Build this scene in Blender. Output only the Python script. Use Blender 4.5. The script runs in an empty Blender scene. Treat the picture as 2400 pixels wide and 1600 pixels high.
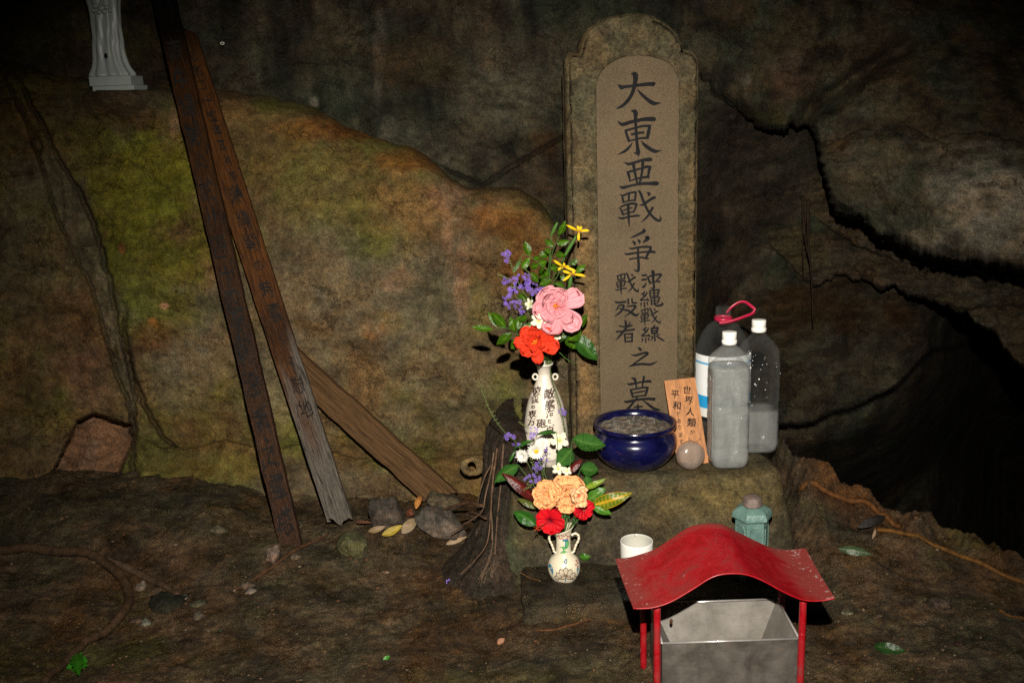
import bpy, math, random
import numpy as np
from mathutils import Vector, Matrix

# ------------------------------------------------------------------ camera, world, light
scene = bpy.context.scene
PI = math.pi
FPX, TH, RO, CZ = 2333.0, math.radians(13.7), math.radians(-2.0), 1.1
cam_data = bpy.data.cameras.new('camera')
cam = bpy.data.objects.new('camera', cam_data)
scene.collection.objects.link(cam)
CAMR = Matrix.Rotation(PI/2 - TH, 3, 'X') @ Matrix.Rotation(RO, 3, 'Z')
cam.matrix_world = Matrix.Translation((0, 0, CZ)) @ CAMR.to_4x4()
cam_data.sensor_width = 36.0
cam_data.lens = 36.0*FPX/2400.0
cam_data.clip_start = 0.05
cam_data.clip_end = 60
scene.camera = cam

world = bpy.data.worlds.new('World')
scene.world = world
world.use_nodes = True
world.node_tree.nodes['Background'].inputs[0].default_value = (0.6, 0.55, 0.45, 1)
world.node_tree.nodes['Background'].inputs[1].default_value = 0.0015

Rn = np.array([list(r) for r in CAMR])
C0 = np.array([0.0, 0.0, CZ])
def ray(u, v):
    u = np.asarray(u, float); v = np.asarray(v, float)
    a = np.stack([(u-1200)/FPX, -(v-800)/FPX, -np.ones_like(u)], -1)
    return a @ Rn.T
def PY(u, v, Y):
    r = ray(u, v); return C0 + r*(np.asarray(Y)/r[..., 1])[..., None]
def PZ(u, v, z):
    r = ray(u, v); return C0 + r*((z-CZ)/r[..., 2])[..., None]

# the photographer's flash, just above the camera: the only light in the cave
up = CAMR @ Vector((0, 1, 0))
flash_data = bpy.data.lights.new('camera_flash', 'SPOT')
flash = bpy.data.objects.new('camera_flash', flash_data)
scene.collection.objects.link(flash)
flash.location = Vector((0.01, 0, CZ)) + up*0.24
aim = Vector(PY(1250, 1080, 2.0)) - flash.location
flash.rotation_euler = aim.to_track_quat('-Z', 'Y').to_euler()
flash_data.energy = 395
flash_data.color = (1.0, 0.93, 0.82)
flash_data.spot_size = math.radians(77)
flash_data.spot_blend = 1.0
flash_data.shadow_soft_size = 0.012

scene.view_settings.view_transform = 'Standard'
scene.view_settings.look = 'None'
scene.view_settings.exposure = 0.0
scene.view_settings.gamma = 1.0
scene.view_settings.use_curve_mapping = False
scene.render.engine = 'CYCLES'
scene.cycles.max_bounces = 8
scene.cycles.use_denoising = False
scene.cycles.transparent_max_bounces = 24

rnd = random.Random(7)
K = 2400/2352.0      # a second ruler some measurements were taken with

# ------------------------------------------------------------------ noise
_rs = np.random.RandomState(5)
_perm = _rs.permutation(256)
_perm = np.concatenate([_perm]*3)
_g = _rs.normal(size=(256, 3)); _g /= np.linalg.norm(_g, axis=1)[:, None]
def pn(p):
    p = np.asarray(p, float)
    i = np.floor(p).astype(int); f = p - i; i &= 255
    w = f*f*f*(f*(f*6-15)+10)
    out = 0
    for dx in (0, 1):
        wx = w[..., 0] if dx else 1-w[..., 0]
        for dy in (0, 1):
            wy = w[..., 1] if dy else 1-w[..., 1]
            for dz in (0, 1):
                wz = w[..., 2] if dz else 1-w[..., 2]
                h = _perm[_perm[_perm[(i[..., 0]+dx) & 255] + ((i[..., 1]+dy) & 255)] + ((i[..., 2]+dz) & 255)]
                g = _g[h]
                d = g[..., 0]*(f[..., 0]-dx) + g[..., 1]*(f[..., 1]-dy) + g[..., 2]*(f[..., 2]-dz)
                out = out + wx*wy*wz*d
    return out*1.6
def fbm(p, freq, octv, gain=0.5, off=0.0):
    p = np.asarray(p, float)*freq + off
    s = 0; a = 1.0
    for k in range(octv):
        s = s + a*pn(p + 17.3*k); p = p*2.03; a *= gain
    return s
def ridge(p, freq, octv, off=0.0):
    p = np.asarray(p, float)*freq + off
    s = 0; a = 1.0
    for k in range(octv):
        s = s + a*(1-2*np.abs(pn(p + 31.7*k))); p = p*2.1; a *= 0.5
    return s
def sm(x, a, b):
    t = np.clip((x-a)/(b-a), 0, 1); return t*t*(3-2*t)

# ------------------------------------------------------------------ mesh helpers
def mesh_np(name, V, Fq, col=None, smooth=True):
    me = bpy.data.meshes.new(name)
    V = np.asarray(V, np.float32); Fq = np.asarray(Fq, np.int32)
    n, k = Fq.shape
    me.vertices.add(len(V)); me.vertices.foreach_set('co', V.ravel())
    me.loops.add(n*k); me.loops.foreach_set('vertex_index', Fq.ravel())
    me.polygons.add(n)
    me.polygons.foreach_set('loop_start', np.arange(n, dtype=np.int32)*k)
    me.update(calc_edges=True); me.validate()
    if smooth: me.polygons.foreach_set('use_smooth', np.ones(len(me.polygons), bool))
    if col is not None:
        at = me.color_attributes.new('Col', 'FLOAT_COLOR', 'POINT')
        c4 = np.ones((len(V), 4), np.float32); c4[:, :3] = col
        at.data.foreach_set('color', c4.ravel())
    return me

ORG = {}
def link(o, parent=None):
    scene.collection.objects.link(o)
    if parent is not None: o.parent = parent
    return o
def tag(o, label=None, cat=None, group=None, kind=None):
    if label: o['label'] = label
    if cat: o['category'] = cat
    if group: o['group'] = group
    if kind: o['kind'] = kind
    return o
def thing(name, label, cat, loc, group=None):
    o = bpy.data.objects.new(name, None)
    o.empty_display_size = 0.02
    o.location = [float(x) for x in loc]
    scene.collection.objects.link(o)
    ORG[o.name] = np.array([float(x) for x in loc])
    return tag(o, label, cat, group)

class MB:
    def __init__(s): s.v = []; s.f = []; s.c = []
    def add(s, V, F, col=(1, 1, 1)):
        b = len(s.v)
        V = [tuple(float(a) for a in x) for x in V]
        s.v += V
        s.f += [tuple(i+b for i in f) for f in F]
        if len(V) and np.ndim(col) == 1: s.c += [tuple(col)]*len(V)
        else: s.c += [tuple(float(a) for a in c) for c in col]
        return s
    def grid(s, P, col=(1, 1, 1), wrap=False, flip=False):
        P = np.asarray(P, float); n, m, _ = P.shape
        F = []
        for i in range(n-1):
            for j in range(m if wrap else m-1):
                j2 = (j+1) % m
                q = (i*m+j, i*m+j2, (i+1)*m+j2, (i+1)*m+j)
                F.append(q[::-1] if flip else q)
        c = col if np.ndim(col) == 1 else np.asarray(col).reshape(-1, 3)
        return s.add(P.reshape(-1, 3), F, c)
    def box(s, lo, hi, col=(1, 1, 1)):
        (a, b, c), (d, e, f) = lo, hi
        V = [(a,b,c),(d,b,c),(d,e,c),(a,e,c),(a,b,f),(d,b,f),(d,e,f),(a,e,f)]
        return s.add(V, [(0,3,2,1),(4,5,6,7),(0,1,5,4),(1,2,6,5),(2,3,7,6),(3,0,4,7)], col)
    def lathe(s, prof, c, n=40, col=(1, 1, 1), fn=None, cap=True):
        rows = []; cols = []
        for k, (r, z) in enumerate(prof):
            row = []
            for j in range(n):
                a = 2*PI*j/n
                rr = r*(fn(a, z, k) if fn else 1)
                row.append((c[0]+rr*math.cos(a), c[1]+rr*math.sin(a), c[2]+z))
            rows.append(row)
        b = len(s.v)
        s.grid(rows, col, wrap=True)
        if cap:
            s.f.append(tuple(b+j for j in range(n))[::-1])
            s.f.append(tuple(b+(len(prof)-1)*n+j for j in range(n)))
        return s
    def tube(s, pts, rad, n=8, col=(1, 1, 1), jit=0.0):
        pts = np.asarray(pts, float); m = len(pts)
        if np.ndim(rad) == 0: rad = [rad]*m
        rows = []
        ref = np.array([0.31, 0.2, 0.93])
        for i in range(m):
            t = pts[min(i+1, m-1)] - pts[max(i-1, 0)]; t = t/(np.linalg.norm(t)+1e-9)
            a = np.cross(t, ref); a /= np.linalg.norm(a)+1e-9; b = np.cross(t, a)
            row = []
            for j in range(n):
                an = 2*PI*j/n
                r = rad[i]*(1+jit*(rnd.random()-.5))
                row.append(pts[i] + r*(math.cos(an)*a + math.sin(an)*b))
            rows.append(row)
        b0 = len(s.v)
        s.grid(rows, col, wrap=True)
        s.f.append(tuple(b0+j for j in range(n))[::-1])
        s.f.append(tuple(b0+(m-1)*n+j for j in range(n)))
        return s
    def ball(s, c, r, col=(1, 1, 1), nu=6, nv=8, sc=(1, 1, 1)):
        rows = []
        for i in range(nu+1):
            th = PI*(0.02+0.96*i/nu)
            rows.append([(c[0]+sc[0]*r*math.sin(th)*math.cos(2*PI*j/nv), c[1]+sc[1]*r*math.sin(th)*math.sin(2*PI*j/nv), c[2]+sc[2]*r*math.cos(th)) for j in range(nv)])
        b0 = len(s.v)
        s.grid(rows, col, wrap=True)
        s.f.append(tuple(b0+j for j in range(nv))[::-1]); s.f.append(tuple(b0+nu*nv+j for j in range(nv)))
        return s
    def mesh(s, name, smooth=True, org=None):
        me = bpy.data.meshes.new(name)
        v = np.array(s.v) - (org if org is not None else 0)
        me.from_pydata(v.tolist(), [], s.f)
        if smooth: me.polygons.foreach_set('use_smooth', np.ones(len(me.polygons), bool))
        at = me.color_attributes.new('Col', 'FLOAT_COLOR', 'POINT')
        c4 = np.ones((len(s.v), 4), np.float32); c4[:, :3] = np.array(s.c)
        at.data.foreach_set('color', c4.ravel())
        me.update()
        return me
    def build(s, name, mat, parent=None, smooth=True, root=None):
        org = None
        if parent is not None:
            r = root or parent
            while r.parent: r = r.parent
            org = ORG[r.name]
        me = s.mesh(name, smooth, org)
        me.materials.append(mat)
        return link(bpy.data.objects.new(name, me), parent)

def smooth_by_angle(o, deg=35):
    me = o.data
    import bmesh
    bm = bmesh.new(); bm.from_mesh(me)
    for e in bm.edges:
        if len(e.link_faces) == 2 and e.calc_face_angle(0) > math.radians(deg): e.smooth = False
    bm.to_mesh(me); bm.free()
    return o

def cat_rom(P, n):
    P = [np.array(p, float) for p in P]
    if len(P) == 2: return [P[0]+(P[1]-P[0])*t for t in np.linspace(0, 1, n+1)]
    Q = [2*P[0]-P[1]] + P + [2*P[-1]-P[-2]]
    out = []
    for i in range(1, len(Q)-2):
        for k in range(n):
            t = k/n
            out.append(0.5*((2*Q[i]) + (-Q[i-1]+Q[i+1])*t + (2*Q[i-1]-5*Q[i]+4*Q[i+1]-Q[i+2])*t*t + (-Q[i-1]+3*Q[i]-3*Q[i+1]+Q[i+2])*t**3))
    out.append(P[-1])
    return out

# ------------------------------------------------------------------ materials
def new_mat(name):
    m = bpy.data.materials.new(name); m.use_nodes = True
    nt = m.node_tree; nt.nodes.clear()
    out = nt.nodes.new('ShaderNodeOutputMaterial')
    return m, nt, out
def N(nt, t, **kw):
    n = nt.nodes.new(t)
    for k, v in kw.items(): setattr(n, k, v)
    return n
def mixc(nt, blend, fac, a, b):
    n = N(nt, 'ShaderNodeMix', data_type='RGBA', blend_type=blend)
    n.clamp_factor = True
    for sock, val in ((n.inputs[0], fac), (n.inputs[6], a), (n.inputs[7], b)):
        if hasattr(val, 'links'): nt.links.new(val, sock)
        elif val is not None: sock.default_value = val if not isinstance(val, tuple) or len(val) == 4 else (*val, 1)
    return n.outputs[2]
def noise(nt, vec, scale, detail=4, rough=0.55, dist=0.0):
    n = N(nt, 'ShaderNodeTexNoise'); n.inputs['Scale'].default_value = scale
    n.inputs['Detail'].default_value = detail; n.inputs['Roughness'].default_value = rough
    n.inputs['Distortion'].default_value = dist
    nt.links.new(vec, n.inputs['Vector'])
    return n.outputs[0]
def ramp(nt, fac, stops):
    r = N(nt, 'ShaderNodeValToRGB'); nt.links.new(fac, r.inputs[0])
    e = r.color_ramp.elements
    while len(e) < len(stops): e.new(0.5)
    for q, (p, c) in zip(e, stops):
        q.position = p; q.color = (*c, 1) if np.ndim(c) else (c, c, c, 1)
    return r.outputs[0]
def mapping(nt, vec, sc):
    m = N(nt, 'ShaderNodeMapping'); m.inputs['Scale'].default_value = sc
    nt.links.new(vec, m.inputs[0]); return m.outputs[0]
def bump(nt, h, strength, dist, prev=None):
    b = N(nt, 'ShaderNodeBump'); b.inputs['Strength'].default_value = strength; b.inputs['Distance'].default_value = dist
    nt.links.new(h, b.inputs['Height'])
    if prev is not None: nt.links.new(prev, b.inputs['Normal'])
    return b.outputs[0]

def simple(name, col, rough=0.5, metal=0.0, var=0.25, scale=30, bumps=0.0, bscale=None, attr=True, spec=0.5, trans=0.0, col2=None, coat=0.0, stretch=(1, 1, 1)):
    """one-coat material: colour x vertex colour x noise, with a little bump"""
    m, nt, out = new_mat(name)
    tc = N(nt, 'ShaderNodeTexCoord').outputs['Object']
    tc = mapping(nt, tc, stretch)
    nz = noise(nt, tc, scale, 5, 0.6)
    c2 = col2 or tuple(min(1, c*(1+var)) for c in col); c1 = tuple(c*(1-var) for c in col) if not col2 else col
    cc = ramp(nt, nz, [(0.3, c1), (0.7, c2)])
    if attr:
        at = N(nt, 'ShaderNodeAttribute', attribute_name='Col').outputs['Color']
        cc = mixc(nt, 'MULTIPLY', 1.0, cc, at)
    p = N(nt, 'ShaderNodeBsdfPrincipled')
    nt.links.new(cc, p.inputs['Base Color'])
    p.inputs['Roughness'].default_value = rough; p.inputs['Metallic'].default_value = metal
    p.inputs['Specular IOR Level'].default_value = spec
    p.inputs['Coat Weight'].default_value = coat
    p.inputs['Coat Roughness'].default_value = 0.1
    if bumps:
        nt.links.new(bump(nt, noise(nt, tc, bscale or scale*3, 4, 0.6), bumps, 0.01), p.inputs['Normal'])
    sh = p.outputs[0]
    if trans:
        tr = N(nt, 'ShaderNodeBsdfTranslucent'); nt.links.new(cc, tr.inputs[0])
        mx = N(nt, 'ShaderNodeMixShader'); mx.inputs[0].default_value = trans
        nt.links.new(sh, mx.inputs[1]); nt.links.new(tr.outputs[0], mx.inputs[2]); sh = mx.outputs[0]
    nt.links.new(sh, out.inputs[0])
    return m

def rock_mat(name, wet=0.5, grain=1.0, bstr=0.6, strata=(1, 1, 2.2), gloss=(0.42, 0.8), contrast=1.0, speck=0.5, hue=0.7, crack=0.6):
    m, nt, out = new_mat(name)
    tc = N(nt, 'ShaderNodeTexCoord').outputs['Object']
    st = mapping(nt, tc, strata)
    at = N(nt, 'ShaderNodeAttribute', attribute_name='Col').outputs['Color']
    n1 = noise(nt, st, 9*grain, 10, 0.72, 0.1)
    n2 = noise(nt, tc, 42*grain, 8, 0.78)
    n3 = noise(nt, tc, 190*grain, 6, 0.8)
    n4 = noise(nt, tc, 4.3*grain, 9, 0.72, 0.2)
    k = contrast
    c = mixc(nt, 'MULTIPLY', 1.0, at, ramp(nt, n1, [(0.36, 1-.5*k), (0.5, 1.0), (0.62, 1+.45*k)]))
    c = mixc(nt, 'MULTIPLY', 1.0, c, ramp(nt, n2, [(0.36, 1-.45*k), (0.48, 0.97), (0.60, 1+.42*k)]))
    c = mixc(nt, 'MULTIPLY', 1.0, c, ramp(nt, n3, [(0.36, 1-.38*k), (0.5, 1.0), (0.62, 1+.5*k)]))
    c = mixc(nt, 'MULTIPLY', hue, c, ramp(nt, n4, [(0.40, (0.84, 1.0, 0.80)), (0.48, (1, 1, 1)), (0.56, (1.18, 0.96, 0.72)), (0.64, (0.98, 1.0, 1.02))]))
    sp = N(nt, 'ShaderNodeTexVoronoi'); sp.inputs['Scale'].default_value = 80*grain; nt.links.new(tc, sp.inputs['Vector'])
    c = mixc(nt, 'MIX', ramp(nt, sp.outputs['Distance'], [(0.05, speck), (0.13, 0.0)]), c, mixc(nt, 'MULTIPLY', 1.0, c, (1.9, 1.6, 1.25)))
    # hairline cracks, dirt-filled and sunken
    nn = N(nt, 'ShaderNodeTexNoise'); nn.inputs['Scale'].default_value = 5*grain; nn.inputs['Detail'].default_value = 8; nn.inputs['Roughness'].default_value = .7; nt.links.new(tc, nn.inputs['Vector'])
    sc_ = N(nt, 'ShaderNodeVectorMath', operation='SCALE'); sc_.inputs['Scale'].default_value = 0.42/grain; nt.links.new(nn.outputs['Color'], sc_.inputs[0])
    wv = N(nt, 'ShaderNodeVectorMath', operation='ADD'); nt.links.new(st, wv.inputs[0]); nt.links.new(sc_.outputs[0], wv.inputs[1])
    cr = N(nt, 'ShaderNodeTexVoronoi', feature='DISTANCE_TO_EDGE'); cr.inputs['Scale'].default_value = 4.2*grain; nt.links.new(wv.outputs[0], cr.inputs['Vector'])
    thin = ramp(nt, cr.outputs['Distance'], [(0.0, 0.0), (0.022, 1.0)])
    msk = ramp(nt, n4, [(0.46, 0.0), (0.54, 1.0)])
    mk = mixc(nt, 'MIX', msk, (1, 1, 1, 1), thin)
    c = mixc(nt, 'MULTIPLY', crack, c, mixc(nt, 'MIX', 0.25, mk, (1, 1, 1, 1)))
    p = N(nt, 'ShaderNodeBsdfPrincipled')
    nt.links.new(c, p.inputs['Base Color'])
    nt.links.new(ramp(nt, noise(nt, tc, 14*grain, 6, 0.7), [(0.4, gloss[0]), (0.6, gloss[1])]), p.inputs['Roughness'])
    p.inputs['Specular IOR Level'].default_value = wet
    b = bump(nt, n1, bstr*0.75, 0.05)
    b = bump(nt, mk, bstr*crack*0.8, 0.008, b)
    b = bump(nt, n2, bstr*0.95, 0.014, b)
    b = bump(nt, n3, bstr*1.0, 0.0035, b)
    nt.links.new(b, p.inputs['Normal'])
    nt.links.new(p.outputs[0], out.inputs[0])
    return m

M = {}
M['rock'] = rock_mat('cave_rock', 0.2, 1.0, 1.0, (1, 1, 1.4), (.35, .8), contrast=.85, crack=.85)
M['floor'] = rock_mat('wet_floor_rock', 0.26, 1.3, 1.25, (1, 1.15, 1), (0.2, 0.85), contrast=1.1)
M['stone'] = rock_mat('loose_stone', 0.2, 2.2, 0.7, (1, 1, 1))
M['root'] = simple('root_bark', (0.070, 0.045, 0.028), 0.65, var=0.5, scale=60, bumps=0.5, bscale=150, spec=.15)
M['fibre'] = rock_mat('fibrous_root', 0.2, 2.0, 0.9, (9, 9, 0.8))
M['green'] = simple('green_leaf', (1, 1, 1), 0.3, var=0.25, scale=60, bumps=0.3, bscale=90, trans=0.12, spec=0.28)
M['matte_leaf'] = simple('serrated_leaf', (1, 1, 1), 0.6, var=0.25, scale=80, bumps=0.6, bscale=160, trans=0.1, spec=0.2)
M['petal'] = simple('petal', (1, 1, 1), 0.55, var=0.08, scale=80, bumps=0.12, bscale=220, trans=0.2, spec=0.12)
M['stem'] = simple('stem', (1, 1, 1), 0.5, var=0.3, scale=90, spec=.2)
M['dryleaf'] = simple('dry_leaf', (1, 1, 1), 0.6, var=0.4, scale=50, bumps=0.3)
M['ink'] = simple('black_ink', (0.006, 0.006, 0.007), 0.75, var=0.4, scale=60, attr=False, spec=0.15)
M['oldink'] = simple('faded_ink', (0.010, 0.008, 0.007), 0.8, var=0.6, scale=70, attr=False, spec=0.15)
M['brownink'] = simple('brown_glaze_writing', (0.045, 0.018, 0.009), 0.5, var=0.4, scale=200, attr=False)
# ------------------------------------------------------------------ cave rock sheets
def axis(lo, hi, inlo, inhi, step, coarse):
    a = np.arange(lo, inlo, coarse); b = np.arange(inlo, inhi, step); c = np.arange(inhi, hi+coarse, coarse)
    return np.concatenate([a, b, c])
def curve(pts, x, sc=K):
    p = np.array(pts, float)*sc
    return np.interp(x, p[:, 0], p[:, 1])
def curve_v(pts, v, sc=K):
    p = np.array(pts, float)*sc
    return np.interp(v, p[:, 1], p[:, 0])
def blobs(U, V, col, lst, W):
    """lst: (u, v, ru, rv, colour, weight) natural patches of moss, rust and lime, their outline broken by noise W"""
    for (u, v, ru, rv, c, w) in lst:
        u, v, ru, rv = u*K, v*K, ru*K, rv*K
        d = np.sqrt(((U-u)/ru)**2 + ((V-v)/rv)**2) + 0.55*W
        a = (w*(1-sm(d, 0.45, 1.25)))[..., None]
        col = col*(1-a) + np.array(c)*a
    return col
def sheet(name, us, vs, yfun, mat, label, keep=None, cat='rock'):
    U, V = np.meshgrid(us, vs)
    r = ray(U, V)
    Y, A, colf = yfun(U, V)
    base = C0 + r*(Y/r[..., 1])[..., None]
    # relief, evaluated in the place itself
    q = base*np.array([1, 0.6, 1.5])
    h = 0.060*fbm(base, 1.9, 2, 0.45, 3.1) + 0.016*fbm(q, 6.0, 3, 0.5, 9.0) + 0.010*ridge(q, 5.0, 4, 2.0) + 0.0032*fbm(base, 34, 4, 0.7) - 0.012*np.clip(ridge(base*np.array([1, 1, 1.6]), 3.2, 3, 7.0)-1.05, 0, .3)
    Yn = Y + A*h
    P = C0 + r*(Yn/r[..., 1])[..., None]
    col = colf(U, V, base, h)
    n, m = U.shape
    idx = np.arange(n*m).reshape(n, m)
    Fq = np.stack([idx[:-1, :-1], idx[1:, :-1], idx[1:, 1:], idx[:-1, 1:]], -1).reshape(-1, 4)
    if keep is not None:
        k = keep(U, V)
        kk = (k[:-1, :-1] & k[1:, :-1] & k[1:, 1:] & k[:-1, 1:]).ravel()
        Fq = Fq[kk]
        used = np.zeros(n*m, bool); used[Fq.ravel()] = True
        remap = np.cumsum(used)-1
        Pv = P.reshape(-1, 3)[used]; col = col.reshape(-1, 3)[used]; Fq = remap[Fq]
    else:
        Pv = P.reshape(-1, 3); col = col.reshape(-1, 3)
    me = mesh_np(name, Pv, Fq, np.clip(col, 0.004, 1))
    me.materials.append(mat)
    o = link(bpy.data.objects.new(name, me))
    return tag(o, label, cat, kind='structure')

GREY = np.array([.088, .076, .050]); OLIVE = np.array([.085, .078, .022]); MOSS = np.array([.082, .088, .010])
BROWN = np.array([.082, .052, .025]); OCHRE = np.array([.135, .062, .016]); DARK = np.array([.045, .034, .022])
GRN = np.array([.055, .058, .036]); PINK = np.array([.19, .12, .08]); PALE = np.array([.19, .165, .125])
def base_mix(B, cols, off, freq=2.2):
    a = sm(fbm(B, freq, 4, 0.6, off), -0.35, 0.35)[..., None]
    b = sm(fbm(B, freq*1.7, 4, 0.6, off+40), -0.3, 0.4)[..., None]
    c = cols[0]*(1-a) + cols[1]*a
    return c*(1-b*0.7) + cols[2]*b*0.7

# --- back wall of the cave
F_LINE = [(1500, 1010), (1640, 985), (1850, 968), (1960, 932), (2060, 880), (2140, 800), (2260, 770), (2352, 820), (3000, 900)]
def wall_fn(U, V):
    jag = 10*fbm(np.stack([U/120, V*0, U*0+7], -1), 1, 4, 0.6)
    Y = 2.78 + 0*U
    Y = Y + 0.36*sm(U, 1560, 1800)*sm(V, 150, 900)
    Y = Y - 0.10*sm(U, 900, 1300)*sm(-V, -400, -50)          # bulge over the stone
    s = V - (curve(F_LINE, U) + jag)
    Y = Y + sm(s, -2, 14)*sm(U, 1560, 1640)*0.25 + sm(s, 30, 300)*sm(U, 1560, 1900)*1.5
    Y = Y + 2.0*sm(U, 2150, 2420)*sm(V, 640, 800)
    # a crack running down from the middle of the wall
    ck = np.abs(V - curve([(900, 330), (1000, 380), (1110, 425), (1180, 380), (1300, 310), (1400, 290)], U))
    Y = Y + 0.05*(1-sm(ck, 1, 7))*sm(U, 950, 1150)*(1-sm(U, 1300, 1420))
    def colf(U, V, B, h):
        c = base_mix(B, (GRN*0.75, DARK*1.15, GREY*0.75), 5)
        W = fbm(B, 7, 4, 0.6, 77)
        streak = fbm(B*np.array([1, 1, 0.22]), 9, 4, 0.6, 12)[..., None]
        c = c*(1+0.9*np.clip(streak, -0.8, 1))
        c = blobs(U, V, c, [(872, 80, 16, 90, PALE*.75, .8), (868, 190, 12, 70, PALE*.6, .7), (895, 300, 22, 35, PALE*.8, .6), (720, 235, 12, 14, PALE*1.3, .8),
                            (1130, 230, 70, 130, GREY*1.1, .7), (1000, 330, 120, 60, GREY*1.1, .6), (1180, 90, 60, 80, GREY*.8, .6), (940, 150, 110, 60, BROWN, .6),
                            (1250, 330, 60, 60, OCHRE*.5, .6), (1240, 450, 60, 60, BROWN*.9, .7), (350, 120, 60, 90, BROWN*.6, .8), (60, 60, 260, 110, OLIVE*1.1, .8), (200, 120, 90, 90, BROWN*1.1, .6),
                            (1680, 420, 120, 130, DARK*1.3, .8), (1700, 620, 110, 80, GREY*.8, .6), (1850, 700, 260, 70, OCHRE*.45, .8), (1720, 850, 160, 90, BROWN*.6, .6)], W)
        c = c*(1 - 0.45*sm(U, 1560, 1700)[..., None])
        return c*(.78+.47*sm(U, 1600, 1700)*sm(V, 350, 500))[..., None]  # lower right recess lifted in colour to offset the weak light there
    return Y, 1.0 + 0*U, colf
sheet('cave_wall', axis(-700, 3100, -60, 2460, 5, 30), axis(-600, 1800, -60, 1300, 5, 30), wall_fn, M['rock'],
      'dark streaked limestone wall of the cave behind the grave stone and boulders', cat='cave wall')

# --- rock ledge at mid right, under the overhang
E_LINE = [(1500, 60), (1700, 230), (1738, 400), (1756, 510), (1768, 575), (1790, 600), (1830, 640), (1870, 660), (1930, 632), (1990, 650), (2060, 668), (2140, 690), (2220, 725), (2290, 775), (2352, 850), (2600, 1000), (3100, 1100)]
def e_s(U, V):
    j = 11*fbm(np.stack([U/45, V*0, U*0+3], -1), 1, 5, 0.7)
    return (curve(E_LINE, U) + j) - V
def ledge_fn(U, V):
    s = e_s(U, V)
    Y = 2.90 + 0.10*sm(V, 300, 700) - 0.25*sm(U, 1800, 2400)
    R = 9.0 + 10*sm(fbm(np.stack([U/70, V*0, U*0+3], -1), 1, 2), -.3, .3)
    Y = Y + 0.02*fbm(np.stack([U/60, V/22, U*0+3], -1), 1, 4, .6)
    Y = Y + 0.08*(1-np.sqrt(np.clip(1-(1-np.clip(s, 0, R)/R)**2, 0, 1))) + np.clip(-s, 0, 30)*0.06
    # inner ledges and cracks
    for ln, dep in (([(1600, 520), (1760, 480), (1800, 455), (1860, 490), (1960, 560), (2060, 600), (2160, 610), (2400, 650)], .09),
                    ([(1740, 545), (1770, 570), (1810, 600), (1860, 650), (1900, 700)], .05)):
        t = V - (curve(ln, U) + 10*fbm(np.stack([U/45, V*0, U*0+dep*90], -1), 1, 3, 0.6))
        Y = Y + dep*np.exp(-np.clip(t, 0, 999)/22)*(t > 0)*sm(t, 0, 5)
    def colf(U, V, B, h):
        c = base_mix(B, (DARK*1.8, GREY*.9, BROWN*1.0), 60, 3)
        W = fbm(B, 8, 4, 0.6, 7)
        c = blobs(U, V, c, [(1640, 600, 60, 60, GREY*.9, .6), (1850, 560, 60, 80, BROWN, .6), (2060, 570, 120, 50, GREY*.9, .7), (2200, 660, 160, 40, GREY*.8, .6), (1780, 390, 60, 60, BROWN*.9, .6)], W)
        return c*0.8
    return Y, 1.0 + 0*U, colf
sheet('rock_ledge', axis(1540, 3100, 1580, 2460, 4, 30), axis(120, 1300, 180, 1050, 4, 25), ledge_fn, M['rock'],
      'dim brown rock shelf under the overhang right of the grave stone', keep=lambda U, V: e_s(U, V) > -26)

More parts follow.
